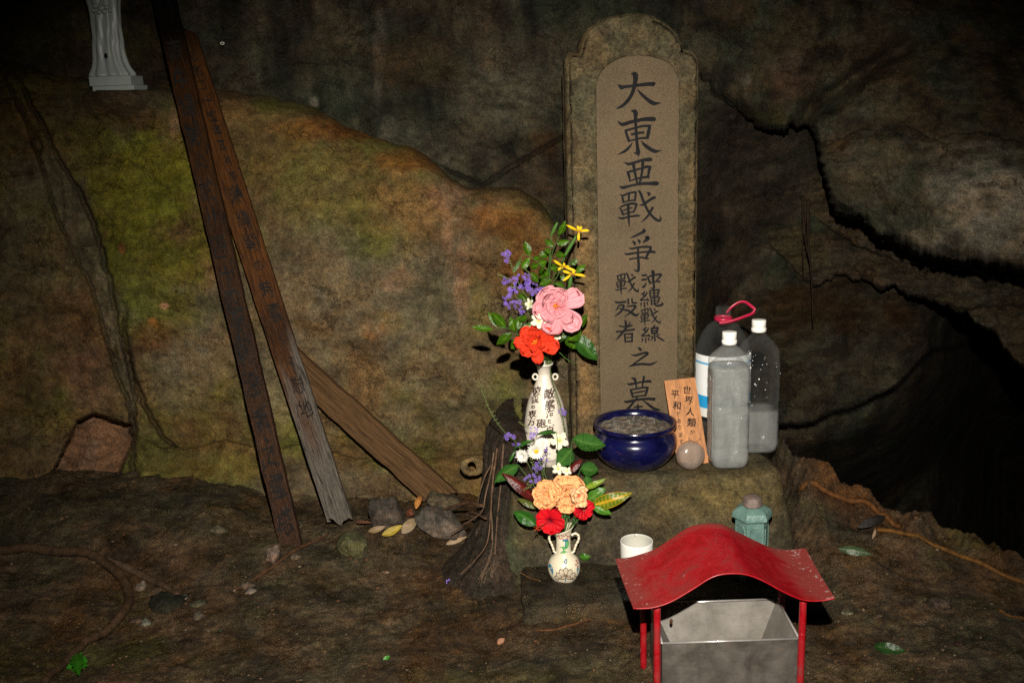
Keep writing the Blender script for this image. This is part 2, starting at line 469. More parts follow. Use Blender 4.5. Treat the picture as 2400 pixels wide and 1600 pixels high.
# --- overhanging rock, upper right
D_LINE = [(1300, 120), (1560, 160), (1605, 190), (1640, 222), (1700, 262), (1735, 292), (1780, 304), (1806, 300), (1812, 286), (1850, 292), (1866, 304), (1876, 335),
          (1886, 380), (1896, 430), (1904, 462), (1914, 482), (1940, 500), (1985, 503), (2030, 545), (2080, 570), (2130, 588), (2190, 596), (2250, 600), (2352, 622), (2600, 700), (3100, 760)]
def d_s(U, V):
    j = 8*fbm(np.stack([U/28, V*0, U*0+13], -1), 1, 5, 0.75)
    return (curve(D_LINE, U + 16*fbm(np.stack([V/34, V*0, V*0+5], -1), 1, 4, 0.6)) + j) - V
def over_fn(U, V):
    s = d_s(U, V)
    Y = 2.68 - 0.42*sm(U, 1650, 2380)*sm(V, -200, 560) - 0.06*sm(U, 1560, 1800)
    R = 14.0 + 34*sm(fbm(np.stack([U/110, V*0, U*0+8], -1), 1, 2), -.4, .3)
    Y = Y + 0.11*(1-np.sqrt(np.clip(1-(1-np.clip(s, 0, R)/R)**2, 0, 1))) + np.clip(-s, 0, 30)*0.05
    Y = Y + 0.12*sm(-U, -1600, -1480)
    a = np.abs((V - curve([(1700, 330), (1880, 240), (1960, 180), (2040, 130), (2120, 90)], U)))
    Y = Y + 0.07*np.exp(-(a/26)**2)*sm(U, 1850, 1920)*(1-sm(U, 2080, 2200))
    t = V - (curve([(1880, 330), (1980, 300), (2080, 290), (2150, 320), (2240, 300), (2400, 340)], U) + 8*fbm(np.stack([U/50, V*0, U*0+5], -1), 1, 3, 0.6))
    Y = Y + 0.035*np.exp(-np.clip(t, 0, 999)/16)*sm(t, 0, 4)*(t > 0)
    # a knobbly spur that hangs at the corner
    def colf(U, V, B, h):
        c = base_mix(B, (GRN*1.0, GREY*.85, BROWN*.9), 21, 2.6)
        W = fbm(B, 7, 4, 0.6, 17)
        c = blobs(U, V, c, [(1800, 175, 60, 55, PINK*.55, .75), (1715, 185, 14, 14, PALE, .5), (1980, 230, 90, 60, GRN*1.5, .5), (2000, 330, 60, 40, GRN*1.3, .5), (2020, 110, 120, 70, BROWN*.8, .6),
                            (1920, 330, 50, 50, BROWN*1.1, .8), (2060, 400, 100, 70, GRN*1.25, .6), (2170, 420, 90, 80, PALE*1.3, .7), (2290, 440, 130, 120, PALE*1.7, .85), (2230, 560, 190, 60, PALE*1.2, .7), (2000, 400, 120, 80, GREY*1.3, .6),  # pale rock at the right made paler still to offset the flash falloff
                            (1740, 275, 80, 26, OLIVE*.8, .7), (2330, 250, 120, 70, BROWN*.8, .5)], W)
        ck = ridge(B*np.array([1, 1, 1.3]), 5.0, 4, 8.0)
        c = c*(1 - 0.55*sm(ck, 1.05, 1.6)[..., None])
        return c*.8
    return Y, 1.15 + 0*U, colf
sheet('rock_overhang', axis(1380, 3100, 1560, 2460, 4, 30), axis(-600, 900, -40, 680, 4, 30), over_fn, M['rock'],
      'greenish grey limestone overhang with a ragged lower lip, upper right of the cave', keep=lambda U, V: d_s(U, V) > -26)

# --- the great mossy rock face on the left
CREST = [(-900, 60), (-100, 120), (0, 130), (90, 160), (130, 172), (210, 178), (340, 180), (400, 195), (520, 205), (620, 222), (720, 243), (790, 290), (870, 318), (930, 335), (985, 362),
         (1030, 405), (1070, 432), (1130, 432), (1190, 432), (1240, 462), (1280, 520), (1330, 620), (1400, 800), (1500, 1100)]
GL = [(-60, 60), (-6, 150), (40, 240), (74, 320), (106, 410), (132, 500), (172, 590), (212, 670), (240, 750), (262, 850), (290, 920), (302, 965), (306, 1040), (306, 1200)]
GR = [(-14, 60), (44, 180), (90, 270), (142, 370), (190, 440), (222, 520), (246, 620), (268, 705), (287, 789), (302, 857), (310, 924), (311, 965), (314, 1040), (314, 1200)]
def b_s(U, V):
    j = 5*fbm(np.stack([U/50, V*0, U*0+23], -1), 1, 4, 0.6)
    return V - (curve(CREST, U) + j)
def hole(U, V):
    top = curve([(90, 1120), (120, 1050), (160, 1000), (178, 962), (215, 945), (250, 958), (300, 972), (306, 985), (330, 1130)], U)
    j = 4*fbm(np.stack([U/30, V/30, U*0+2], -1), 1, 3, 0.6)
    right = 306*K - U - 34*sm(V, 1010*K, 1110*K)
    left = U - curve_v([(180, 950), (155, 1010), (130, 1060), (92, 1120), (80, 1200)], V)
    return np.minimum(np.minimum(V-top+j, right+j), left+j)
def face_fn(U, V):
    s = b_s(U, V)
    # leaning back; further away to the right
    Y = 2.50 + 0.15*sm(-V, -1150, -200) + 0.0*U
    Y = Y - 0.05*sm(U, 700, 1200)
    Y = Y - 0.07*np.exp(-((U-620)/420.)**2-((V-620)/330.)**2)
    Y = Y - 0.05*sm(V, 1050, 1160)
    R = 60.0
    Y = Y + 0.16*(1-np.sqrt(np.clip(1-(1-np.clip(s, 0, R)/R)**2, 0, 1))) + np.clip(-s, 0, 30)*0.04
    # scooped ledge under the little statue
    led = np.sqrt(((U-255*K)/(150*K))**2 + ((V-238*K)/(62*K))**2)
    Y = Y + 0.02*(1-sm(led, 0.55, 1.05))
    Y = Y - 0.11*sm(V, 203*K, 208*K)*(1-sm(V, 218*K, 300*K))*np.exp(-((U-270*K)/(78*K))**4)
    jg = 6*fbm(np.stack([V/45, V*0, V*0+4.4], -1), 1, 4, 0.6)
    xl, xr = curve_v(GL, V)+jg, curve_v(GR, V)+jg*1.4
    ins = sm(U, xl-3, xl+4)*(1-sm(U, xr-4, xr+3))*sm(V, 140, 260)
    Y = Y + 0.030*ins + 0.06*np.exp(-((U-xr+4)/5.)**2)*sm(V, 150, 260)*(0.35+0.65*sm(fbm(np.stack([V/160, V*0, V*0+9], -1), 1, 2), -0.3, 0.3)) + 0.03*np.exp(-((U-xl)/4.)**2)*sm(V, 150, 260)
    Y = Y + 0.010*ins*np.sin((U-xl)/np.maximum(xr-xl, 8)*7+jg*.4)*sm(fbm(np.stack([U/30, V/90, U*0+3], -1), 1, 3), -.4, .3)
    lft = (1-sm(U, xl-2, xl+6))
    Y = Y + 0.02*lft
    ck = np.abs(U - curve_v([(287, 700), (292, 790), (306, 870), (330, 930), (372, 1000), (410, 1030), (470, 1040)], V) - jg)
    Y = Y + 0.05*np.exp(-(ck/5.)**2)*sm(V, 700, 780)*(1-sm(V, 1045, 1060))
    hs = hole(U, V)
    Y = Y + 0.17*sm(hs, -1, 7)
    # low cracks near the foot
    t = V - (curve([(330, 1010), (420, 1035), (520, 1010), (600, 1030), (700, 1020), (800, 1050), (900, 1060), (1010, 1050), (1120, 1040)], U) + 9*fbm(np.stack([U/60, V*0, U*0+5], -1), 1, 3, 0.6))
    Y = Y + 0.02*np.exp(-np.clip(t, 0, 999)/12)*sm(t, 0, 3)*(t > 0)*sm(U, 330, 400)
    def colf(U, V, B, h):
        c = base_mix(B, (GREY*1.0, OLIVE*1.0, BROWN*1.15), 33, 2.4)
        W = fbm(B, 7, 5, 0.6, 27)
        c = blobs(U, V, c, [(300, 400, 170, 190, MOSS*1.15, .9), (340, 620, 150, 150, MOSS*.85, .8), (160, 330, 90, 120, OLIVE*.9, .7), (90, 190, 110, 60, OLIVE*.9, .8), (480, 560, 60, 90, MOSS*.8, .6),
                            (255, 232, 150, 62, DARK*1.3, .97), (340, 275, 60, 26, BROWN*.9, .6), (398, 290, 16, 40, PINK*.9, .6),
                            (800, 300, 170, 32, OCHRE*.95, .9), (950, 365, 90, 30, OCHRE, .85), (640, 240, 80, 24, OLIVE*1.2, .7), (1130, 500, 90, 50, OCHRE*1.0, .8), (1200, 560, 60, 90, OCHRE*.8, .7),
                            (960, 480, 130, 70, BROWN*1.4, .7), (700, 420, 140, 110, OLIVE*1.1, .6), (1040, 450, 50, 30, PINK*.9, .6), (1060, 640, 16, 120, PINK*.9, .5), (1030, 540, 14, 70, PINK, .5),
                            (880, 740, 40, 26, OCHRE*1.2, .85), (850, 760, 20, 24, OCHRE*1.2, .7), (720, 650, 160, 130, GREY*1.15, .7), (640, 850, 200, 130, GREY*1.15, .7), (1000, 850, 150, 150, GREY*1.0, .6), (910, 640, 40, 26, PINK*.9, .5),
                            (350, 740, 9, 9, OCHRE*1.8, .9), (378, 702, 9, 7, PINK*1.4, .9), (280, 570, 8, 12, OCHRE*1.0, .9), (350, 780, 50, 40, OCHRE*.8, .6), (330, 870, 60, 40, BROWN, .5), (420, 880, 90, 100, GREY*1.15, .6),
                            (360, 1060, 90, 60, OLIVE*1.0, .8), (520, 1080, 110, 50, OLIVE*.9, .7), (760, 1120, 160, 60, GREY*.9, .7), (900, 980, 120, 60, GREY*1.0, .5), (1130, 980, 60, 60, BROWN*1.0, .6),
                            (60, 600, 130, 180, GREY*.9, .8), (130, 780, 120, 120, BROWN*.9, .8), (200, 870, 60, 80, PINK*.55, .6), (40, 880, 110, 80, BROWN*.8, .6), (40, 1020, 120, 80, DARK*1.4, .6), (130, 420, 50, 80, OLIVE*.8, .6)], W)
        xl, xr = curve_v(GL, V)+jg, curve_v(GR, V)+jg*1.4
        ins = (sm(U, xl-3, xl+5)*(1-sm(U, xr-5, xr+3))*sm(V, 260, 420))[..., None]
        c = c*(1-ins*.9) + GREY*np.array([1.0, .98, 1.0])*ins*.9
        hh = sm(hole(U, V), 0, 8)[..., None]
        c = c*(1-hh) + np.array([.15, .095, .065])*hh
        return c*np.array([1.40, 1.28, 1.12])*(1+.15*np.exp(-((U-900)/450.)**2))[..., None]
    return Y, 1.0 - 0.35*ins + 0*U, colf
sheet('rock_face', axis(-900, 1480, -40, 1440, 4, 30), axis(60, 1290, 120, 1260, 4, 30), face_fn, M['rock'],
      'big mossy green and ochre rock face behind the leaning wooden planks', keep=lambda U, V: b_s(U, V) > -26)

# --- cave floor
def gz_base(x, y):
    z = 0.075 + 0*x
    z = z + 0.035*sm(y, 1.95, 2.45)
    z = z + 0.060*sm(y + 0.10*np.sin(x*5), 2.17, 2.34)*(1-sm(x, -0.78, -0.55)) - 0.12*sm(y, 2.50, 2.60)*(1-sm(x, -0.9, -0.8))
    z = z + 0.02*np.exp(-((x+0.62)/0.25)**2-((y-2.12)/0.12)**2)
    z = z + 0.035*np.exp(-((x+0.30)/0.12)**2-((y-2.22)/0.10)**2)
    ye = np.interp(x, [0.55, 0.62, 0.66, 0.80, 0.94, 1.07, 1.3, 2.5], [2.9, 2.24, 2.15, 2.10, 2.06, 1.94, 1.7, 1.2])
    ye = ye + 0.03*fbm(np.stack([x, x*0, x*0+1], -1), 9, 3, 0.6)
    ze = np.interp(x, [0.55, 0.62, 0.66, 0.80, 0.94, 1.07, 1.3, 2.5], [.20, .27, .272, .20, .14, .10, .05, -0.1])
    k = sm(x, 0.52, 0.62)
    rise = (ze-0.08)*np.exp(-np.clip(ye-y, 0, 9)/0.16)
    z = z + k*0.030*np.exp(-((y-ye+.03)/.07)**2)*(.9*ridge(np.stack([x, y, x*0], -1), 8, 3, 4.0)-.5)
    z = z + k*np.where(y < ye, rise, (ze-0.08) - np.clip(y-ye, 0, 9)*1.6)
    return z
def gz(x, y):
    x = np.asarray(x, float); y = np.asarray(y, float)
    p = np.stack([x, y, x*0+0.3], -1)
    q = p*np.array([0.8, 2.4, 1.0])
    q = p*np.array([0.9, 1.35, 1.0])
    h = 0.018*fbm(p, 3.0, 2, 0.5, 50) + 0.009*fbm(q, 7, 4, 0.6, 3) + 0.004*ridge(q, 8, 4, 6.0) + 0.0030*fbm(p, 44, 4, 0.7)
    return gz_base(x, y) + h*(1+1.3*sm(x, 0.55, 0.8)*sm(y, 1.9, 2.1)) - 0.006
def G(u, v, lift=0.0):
    r = ray(u, v); t = np.linspace(1.2, 3.2, 900)
    P = C0 + t[:, None]*r
    below = np.where(P[:, 2] < gz(P[:, 0], P[:, 1]))[0]
    i = below[0] if len(below) else 899
    p = P[i].copy(); p[2] += lift
    return p
xs = axis(-2.6, 2.6, -1.25, 1.3, 0.0055, 0.05); ys = np.concatenate([np.arange(0.6, 1.45, 0.03), np.arange(1.45, 2.62, 0.0045), np.arange(2.62, 4.2, 0.05)])
X, Yg = np.meshgrid(xs, ys)
Z = gz(X, Yg)
B = np.stack([X, Yg, Z], -1)
cf = base_mix(B, (BROWN*.75, GREY*.62, np.array([.085, .062, .042])), 90, 3.0)
W = fbm(B*np.array([.9, 1.4, 1]), 9, 5, 0.7, 5)[..., None]
cf = cf*(1+0.4*np.clip(W, -.9, 1))
def gblob(c, x, y, rx, ry, colr, w):
    d = np.sqrt(((X-x)/rx)**2+((Yg-y)/ry)**2) + 0.5*fbm(B, 12, 3, 0.6, 8)
    a = (w*(1-sm(d, .4, 1.2)))[..., None]
    return c*(1-a)+np.array(colr)*a
for g in [(-1.0, 2.3, .5, .12, GRN*.6, .7), (-.65, 2.2, .25, .1, GREY*.9, .6), (-.9, 1.75, .25, .1, OLIVE*.6, .7), (.75, 2.12, .12, .06, OCHRE*.6, .7), (1.0, 2.02, .1, .06, OLIVE*.7, .6),
          (-.35, 2.1, .14, .07, GREY*.9, .6), (0.0, 1.55, .3, .12, OLIVE*.55, .5), (.02, 1.75, .15, .08, DARK*1.1, .7), (.15, 1.76, .15, .05, DARK*.9, .8)]:
    cf = gblob(cf, *g)
n, m = X.shape
idx = np.arange(n*m).reshape(n, m)
Fq = np.stack([idx[:-1, :-1], idx[:-1, 1:], idx[1:, 1:], idx[1:, :-1]], -1).reshape(-1, 4)
me = mesh_np('cave_floor', B.reshape(-1, 3), Fq, np.clip(cf*np.array([1.10, .98, .82]), .004, 1).reshape(-1, 3))
me.materials.append(M['floor'])
tag(link(bpy.data.objects.new('cave_floor', me)), 'wet uneven brown rock floor of the cave', 'cave floor', kind='structure')
# ------------------------------------------------------------------ writing
_gl = {}
def glyph(ch):
    if ch in _gl: return _gl[ch]
    cu = bpy.data.curves.new('glyph', 'FONT'); cu.body = ch; cu.size = 1.0; cu.resolution_u = 2; cu.offset = 0.008
    o = bpy.data.objects.new('glyph', cu); scene.collection.objects.link(o)
    dg = bpy.context.evaluated_depsgraph_get()
    me = bpy.data.meshes.new_from_object(o.evaluated_get(dg))
    V = np.array([v.co[:2] for v in me.vertices]) if len(me.vertices) else np.zeros((0, 2))
    Fc = [tuple(p.vertices) for p in me.polygons]
    bpy.data.objects.remove(o); bpy.data.curves.remove(cu); bpy.data.meshes.remove(me)
    if len(V): V = V - (V.min(0)+V.max(0))/2
    _gl[ch] = (V, Fc); return _gl[ch]
def column(own, chars, start, step, size, fn, shear=0.12, wob=0.03, mat='oldink'):
    """characters down a column in a 2-D frame (x right, y up) that fn carries onto the surface"""
    for k, ch in enumerate(chars):
        if ch == ' ': continue
        V, Fc = glyph(ch)
        s = size*(0.72 if ch in 'がのでありますよにけはとを' else 1.0)
        a = rnd.uniform(-.05, .05)
        x = V[:, 0]*s; y = V[:, 1]*s*rnd.uniform(.92, 1.05)
        y = y + shear*x
        x, y = x*math.cos(a)-y*math.sin(a), x*math.sin(a)+y*math.cos(a)
        w = wob*size
        x = x + w*np.sin(V[:, 1]*9+k) ; y = y + w*np.sin(V[:, 0]*8+2*k)
        cx, cy = start[0]+rnd.uniform(-.03, .03)*size, start[1]-k*step
        if callable(step): cy = start[1]-step(k)
        P = [fn(cx+a_, cy+b_) for a_, b_ in zip(x, y)]
        MB().add(P, Fc).build('character', M[mat], own, smooth=False)

STROKES = {}
def S(ch, org, sc, *strokes): STROKES[ch] = [[(org[0]+p[0]/sc, org[1]+p[1]/sc, p[2]/sc) for p in st] for st in strokes]
c1 = (1420, 160); s1 = 7.125; c2 = (1420, 360); s2 = 8.7125; c3 = (1420, 530); s3 = 13.07; c5 = (1420, 800); s5 = 8.7125; c4 = (1420, 630); s4 = 8.25
S('大', c1, s1, [(205,275,15),(260,320,75),(320,312,52),(500,290,55),(700,268,65),(795,268,78),(812,275,60)],
  [(420,95,14),(490,110,90),(485,260,72),(440,420,62),(360,550,60),(260,640,50),(170,680,10)],
  [(520,345,10),(590,430,45),(700,530,60),(790,585,72),(860,588,40),(930,580,6)])
S('東', c1, s1, [(200,890,14),(275,940,62),(400,905,60),(600,860,62),(740,850,78),(815,855,66),(832,858,30)],
  [(420,712,14),(492,735,82),(495,860,55),(508,1100,48),(525,1300,55),(540,1410,72),(545,1468,14)],
  [(455,1405,6),(500,1425,30),(540,1430,50)], [(325,1030,36),(350,1110,45),(388,1222,48)],
  [(322,1045,40),(450,1010,38),(600,970,40),(735,965,46)], [(735,948,50),(715,1060,58),(690,1178,50)],
  [(385,1222,30),(540,1178,34),(700,1162,44)], [(425,1110,40),(520,1085,40),(635,1075,42)],
  [(440,1250,16),(390,1320,42),(310,1390,45),(190,1445,6)], [(590,1215,14),(650,1285,55),(740,1350,65),(820,1388,62),(890,1380,26),(940,1380,5)])
S('亞', c2, s2, [(375,180,14),(465,215,60),(600,180,55),(760,132,60),(880,125,85),(942,118,50)],
  [(278,660,14),(345,695,65),(500,660,50),(700,620,58),(900,610,72),(1030,612,92),(1078,605,44)],
  [(560,200,70),(580,320,60),(610,470,50),(640,600,40)], [(755,170,65),(745,320,55),(720,480,50),(690,600,45)],
  [(430,385,50),(560,350,50),(620,330,45),(740,300,48),(840,270,62),(920,270,40)], [(450,385,60),(475,470,55),(492,580,24)],
  [(488,560,30),(600,522,35),(750,488,50),(885,480,55)], [(902,258,70),(880,370,55),(855,490,42)])
S('戰', c2, s2, [(322,850,36),(345,920,45),(358,1005,46)], [(290,832,12),(350,858,45),(470,808,40),(600,788,48)], [(612,780,45),(605,870,45),(588,970,42)],
  [(350,993,35),(480,966,32),(610,945,38)], [(475,830,45),(465,965,45)],
  [(262,1100,14),(320,1160,45),(352,1255,45)], [(300,1092,35),(420,1040,46),(560,1020,52),(638,1038,44)], [(628,1035,50),(600,1120,45),(560,1205,36)],
  [(360,1160,30),(470,1122,30),(540,1105,30)], [(350,1245,30),(460,1210,30),(570,1188,32)], [(455,1040,60),(460,1200,55),(470,1380,40),(478,1485,20)],
  [(245,1300,14),(320,1325,45),(480,1290,38),(620,1270,46),(682,1268,36)],
  [(660,760,30),(700,795,55),(760,950,55),(850,1150,55),(950,1280,55),(1030,1350,60),(1090,1368,58),(1122,1340,40),(1098,1255,8)],
  [(685,1052,14),(760,1045,50),(850,980,55),(960,908,60),(1012,900,50)], [(830,800,10),(885,822,62),(862,870,8)],
  [(960,1095,58),(920,1170,50),(860,1270,45),(790,1345,35),(722,1398,8)])
S('爭', c3, s3, [(1130,80,20),(1178,140,100),(1120,190,92),(1000,250,72),(860,320,60),(725,352,12)],
  [(810,450,20),(862,500,80),(885,545,70),(880,600,10)], [(980,400,20),(1018,465,80),(1050,480,50),(1025,562,8)], [(1215,320,60),(1290,370,130),(1200,450,80),(1120,522,8)],
  [(698,665,16),(790,690,60),(1000,650,65),(1200,632,75),(1330,635,70),(1395,650,60)], [(1380,640,80),(1350,740,85),(1270,880,75),(1228,985,66)],
  [(562,822,16),(650,860,65),(900,822,65),(1200,790,60),(1400,785,80),(1490,795,70),(1528,805,20)], [(725,1010,60),(900,985,50),(1080,958,60),(1240,985,62),(1300,995,60)],
  [(990,680,60),(985,900,75),(1000,1100,80),(1005,1280,88),(985,1365,90),(930,1370,55),(842,1305,8)])
S('之', c5, s5, [(650,115,8),(700,158,60),(728,182,36)], [(508,262,12),(600,285,44),(720,250,45),(815,225,44),(850,252,60),(780,305,46),(650,400,36),(468,518,14)],
  [(475,508,24),(600,475,46),(750,460,50),(900,470,48),(980,440,36),(1058,402,8)])
S('墓', c5, s5, [(428,852,12),(495,872,50),(680,835,40),(850,812,52),(922,815,60)], [(522,745,24),(590,770,60),(605,830,45),(628,945,32)], [(778,705,46),(765,800,45),(742,925,28)],
  [(492,970,20),(525,1040,50),(550,1145,32)], [(500,988,35),(620,965,40),(760,940,40),(865,940,50)], [(852,935,60),(830,1030,50),(800,1115,38)],
  [(560,1055,30),(680,1030,35),(800,1012,30)], [(550,1130,35),(680,1112,35),(810,1098,35)], [(368,1212,14),(430,1232,55),(620,1190,50),(850,1170,55),(1002,1178,68)],
  [(640,1150,45),(570,1230,50),(480,1340,50),(400,1410,40),(302,1468,8)], [(738,1188,10),(850,1270,45),(950,1350,60),(1030,1388,66),(1080,1392,40),(1128,1405,8)],
  [(580,1340,35),(750,1325,35)], [(650,1272,20),(655,1330,50),(655,1420,40)], [(398,1492,10),(560,1440,50),(700,1420,55),(850,1430,50),(898,1452,18)])
S('沖', c4, s4, [(700,125,42),(790,122,40)], [(695,215,46),(790,198,36)], [(785,268,12),(740,340,50),(700,355,30)], [(800,150,20),(825,200,40),(858,285,40)], [(810,160,30),(900,130,35),(1040,105,42),(1078,120,36)],
  [(1070,110,46),(1030,170,40),(980,222,26)], [(850,270,30),(950,245,30),(1045,245,42)], [(880,45,20),(912,65,70),(915,200,46),(930,345,46),(915,375,40),(865,370,16)])
def silk(dx, dy): return [[(x+dx, y+dy, w) for x, y, w in st] for st in
    ([(760,430,15),(725,475,40),(690,488,22)], [(690,480,20),(760,520,36),(780,490,24)], [(800,460,30),(740,540,36),(668,605,28),(760,600,30),(822,595,40)], [(795,565,14),(826,618,34)], [(682,655,30),(678,712,22)], [(745,650,36),(750,742,22)], [(795,645,30),(812,700,22)])]
S('縄', c4, s4, *silk(0, 0), [(845,430,30),(862,545,35)], [(842,425,30),(940,410,35),(1032,403,36)], [(1025,408,40),(1000,525,34)], [(860,475,22),(1010,460,22)], [(870,535,25),(1000,520,25)],
  [(930,410,34),(938,560,34),(945,670,36),(985,712,40),(1080,695,46),(1095,670,36),(1070,645,10)], [(865,570,25),(1045,548,30)], [(872,570,30),(885,695,30)], [(1038,552,30),(1012,645,30)], [(880,625,22),(1020,610,22)], [(885,685,22),(1010,655,22)])
S('線', c4, s4, *silk(25, 690), [(945,1080,20),(930,1115,34),(885,1145,24)], [(885,1150,42),(892,1255,40)], [(885,1150,36),(1012,1138,40)], [(1005,1138,46),(980,1255,40)], [(890,1200,34),(1000,1192,34)], [(890,1245,34),(990,1238,34)],
  [(940,1240,36),(950,1395,34)], [(862,1388,12),(905,1320,34),(870,1300,15)], [(1045,1255,16),(988,1300,34),(1060,1352,36),(1128,1388,26)])
S('歿', c4, s4, [(168,628,14),(220,652,42),(392,635,38)], [(250,705,30),(345,708,42),(310,800,42),(240,870,35),(162,922,8)], [(245,715,30),(225,765,32),(188,808,16)], [(270,760,30),(318,792,30)], [(430,575,34),(436,685,34)],
  [(505,572,32),(515,655,36),(598,655,36)], [(400,728,22),(500,715,36),(575,718,44),(540,780,42),(480,840,42),(350,938,10)], [(352,790,36),(440,812,42),(540,880,52),(600,895,48),(638,855,12)])
S('者', c4, s4, [(375,998,40),(388,1080,50),(375,1200,40)], [(255,1105,24),(390,1120,36),(512,1090,36)], [(202,1215,36),(350,1200,36),(555,1168,42)], [(475,1035,24),(370,1170,42),(280,1280,46),(192,1378,10)],
  [(362,1260,36),(375,1415,34)], [(362,1262,30),(515,1250,36)], [(508,1248,42),(505,1408,36)], [(380,1330,25),(500,1325,25)], [(375,1405,30),(512,1400,36)])
def affine(sts, src, dst, wk):
    (a, b, c, d), (e, f, g, h) = src, dst
    return [[(e+(x-a)/(c-a)*(g-e), f+(y-b)/(d-b)*(h-f), w*wk) for x, y, w in st] for st in sts]
_b = (c2[0]+245/s2, c2[1]+755/s2, c2[0]+1130/s2, c2[1]+1485/s2)
STROKES['戰s'] = affine(STROKES['戰'], _b, (c4[0]+180/s4, c4[1]+80/s4, c4[0]+635/s4, c4[1]+500/s4), 0.72)
STROKES['戰t'] = affine(STROKES['戰'], _b, (c4[0]+650/s4, c4[1]+755/s4, c4[0]+1060/s4, c4[1]+1095/s4), 0.62)
def brush(mb, sts, fn, lift=0.0004):
    for k, st in enumerate(sts):
        n = 5 if len(st) > 2 else 4
        Q = cat_rom(st, n)
        L, Rr = [], []
        m = len(Q)
        for i in range(m):
            t = Q[min(i+1, m-1)][:2] - Q[max(i-1, 0)][:2]; t = t/(np.linalg.norm(t)+1e-9)
            nn = np.array([-t[1], t[0]])*max(Q[i][2], 0.5)*0.5
            ed = t*(min(Q[i][2], 4)*0.22)*(1 if i == m-1 else (-1 if i == 0 else 0))
            L.append(Q[i][:2]+nn+ed); Rr.append(Q[i][:2]-nn+ed)
        V = [fn(p[0], p[1], lift+k*0.00004) for p in L] + [fn(p[0], p[1], lift+k*0.00004) for p in Rr]
        F = [(i, i+1, m+i+1, m+i) for i in range(m-1)]
        mb.add(V, F)

# ------------------------------------------------------------------ pedestal, slab, grave stone
ZP, ZS = 0.300, 0.115
def noisy(P, amp, freq, off=0.0):
    P = np.asarray(P, float)
    sh = P.shape; Q = P.reshape(-1, 3)
    d = np.stack([fbm(Q, freq, 3, 0.55, off+k*13) for k in range(3)], -1)*amp
    return (Q+d).reshape(sh)
def rring(cx, cy, hx, hy, r, z, n=16):
    out = []
    for (sx, sy, a0) in ((1, 1, 0), (-1, 1, PI/2), (-1, -1, PI), (1, -1, 1.5*PI)):
        for k in range(n):
            a = a0 + PI/2*k/(n-1)
            out.append((cx+sx*(hx-r)+r*math.cos(a), cy+sy*(hy-r)+r*math.sin(a), z))
    # fill long straight stretches
    res = []
    for i in range(len(out)):
        p, q = np.array(out[i]), np.array(out[(i+1) % len(out)])
        res.append(p)
        L = np.linalg.norm(q-p)
        for k in range(1, 24 if i % n == n-1 else 1): res.append(p+(q-p)*k/24)
    return res
def block(x0, x1, y0, y1, z0, z1, spread, r, er, amp, freq, colf, levels=16):
    rings = []; cx, cy = (x0+x1)/2, (y0+y1)/2; hx, hy = (x1-x0)/2, (y1-y0)/2
    for k in range(levels+1):
        t = k/levels; z = z0+(z1-er-z0)*t
        rings.append(rring(cx, cy, hx+spread*(1-t), hy+spread*.4*(1-t), r, z))
    for k in range(1, 6):
        a = PI/2*k/5
        rings.append(rring(cx, cy, hx-er*(1-math.cos(a)), hy-er*(1-math.cos(a)), max(r-er*(1-math.cos(a)), .004), z1-er+er*math.sin(a)))
    for f in (.92, .8, .66, .5, .34, .18, .02):
        rings.append(rring(cx, cy, (hx-er)*f, (hy-er)*f, max((r-er), .004)*f, z1))
    P = noisy(rings, amp, freq)
    mb = MB(); mb.grid(P, colf(P), wrap=True)
    return mb
def conc_mat(name, grain=1.0):
    return rock_mat(name, 0.22, grain, 0.8, (1, 1, 1), (0.5, 0.85), contrast=1.0, hue=.35, crack=.3)
M['concrete'] = conc_mat('mossy_concrete', 2.6)
def ped_col(P):
    Q = P.reshape(-1, 3); c = base_mix(Q, (np.array([.070, .060, .036]), np.array([.052, .042, .028]), np.array([.085, .064, .030])), 11, 7)
    x = (.55*np.exp(-((Q[:, 0]-.46)/.16)**2-((Q[:, 2]-.25)/.05)**2)*(Q[:, 1] < 2.1))[:, None]
    c = c*(1-x) + np.array([.21, .155, .05])*x
    g = (sm(-Q[:, 0], -.02, .02)*.5*(Q[:, 2] < .24))[:, None]
    return c*(1-g)+np.array([.05, .07, .03])*g
pedestal = thing('stone_pedestal', 'rounded mossy concrete block the tall grave stone stands on', 'pedestal', (0.29, 2.18, 0.05))
block(-0.012, 0.575, 2.0, 2.42, 0.05, ZP, 0.045, .035, .03, .006, 8, ped_col).build('block', M['concrete'], pedestal)
def slab_col(P):
    Q = P.reshape(-1, 3); c = base_mix(Q, (np.array([.016, .012, .007]), np.array([.034, .025, .013]), np.array([.03, .023, .012])), 44, 9)
    f = (sm(-Q[:, 1], -1.81, -1.80)*.7)[:, None]
    return c*(1-f)+np.array([.055, .038, .016])*f
M['wetslab'] = rock_mat('wet_slab', 0.35, 2.6, 0.7, (1, 1, 1), (0.2, 0.6))
stepslab = thing('step_slab', 'dark wet stone step in front of the pedestal, under the small vase', 'stone step', (0.25, 1.9, 0.03))
block(0.004, 0.60, 1.80, 1.998, 0.03, ZS, 0.006, .02, .014, .008, 12, slab_col, 10).build('slab', M['wetslab'], stepslab)

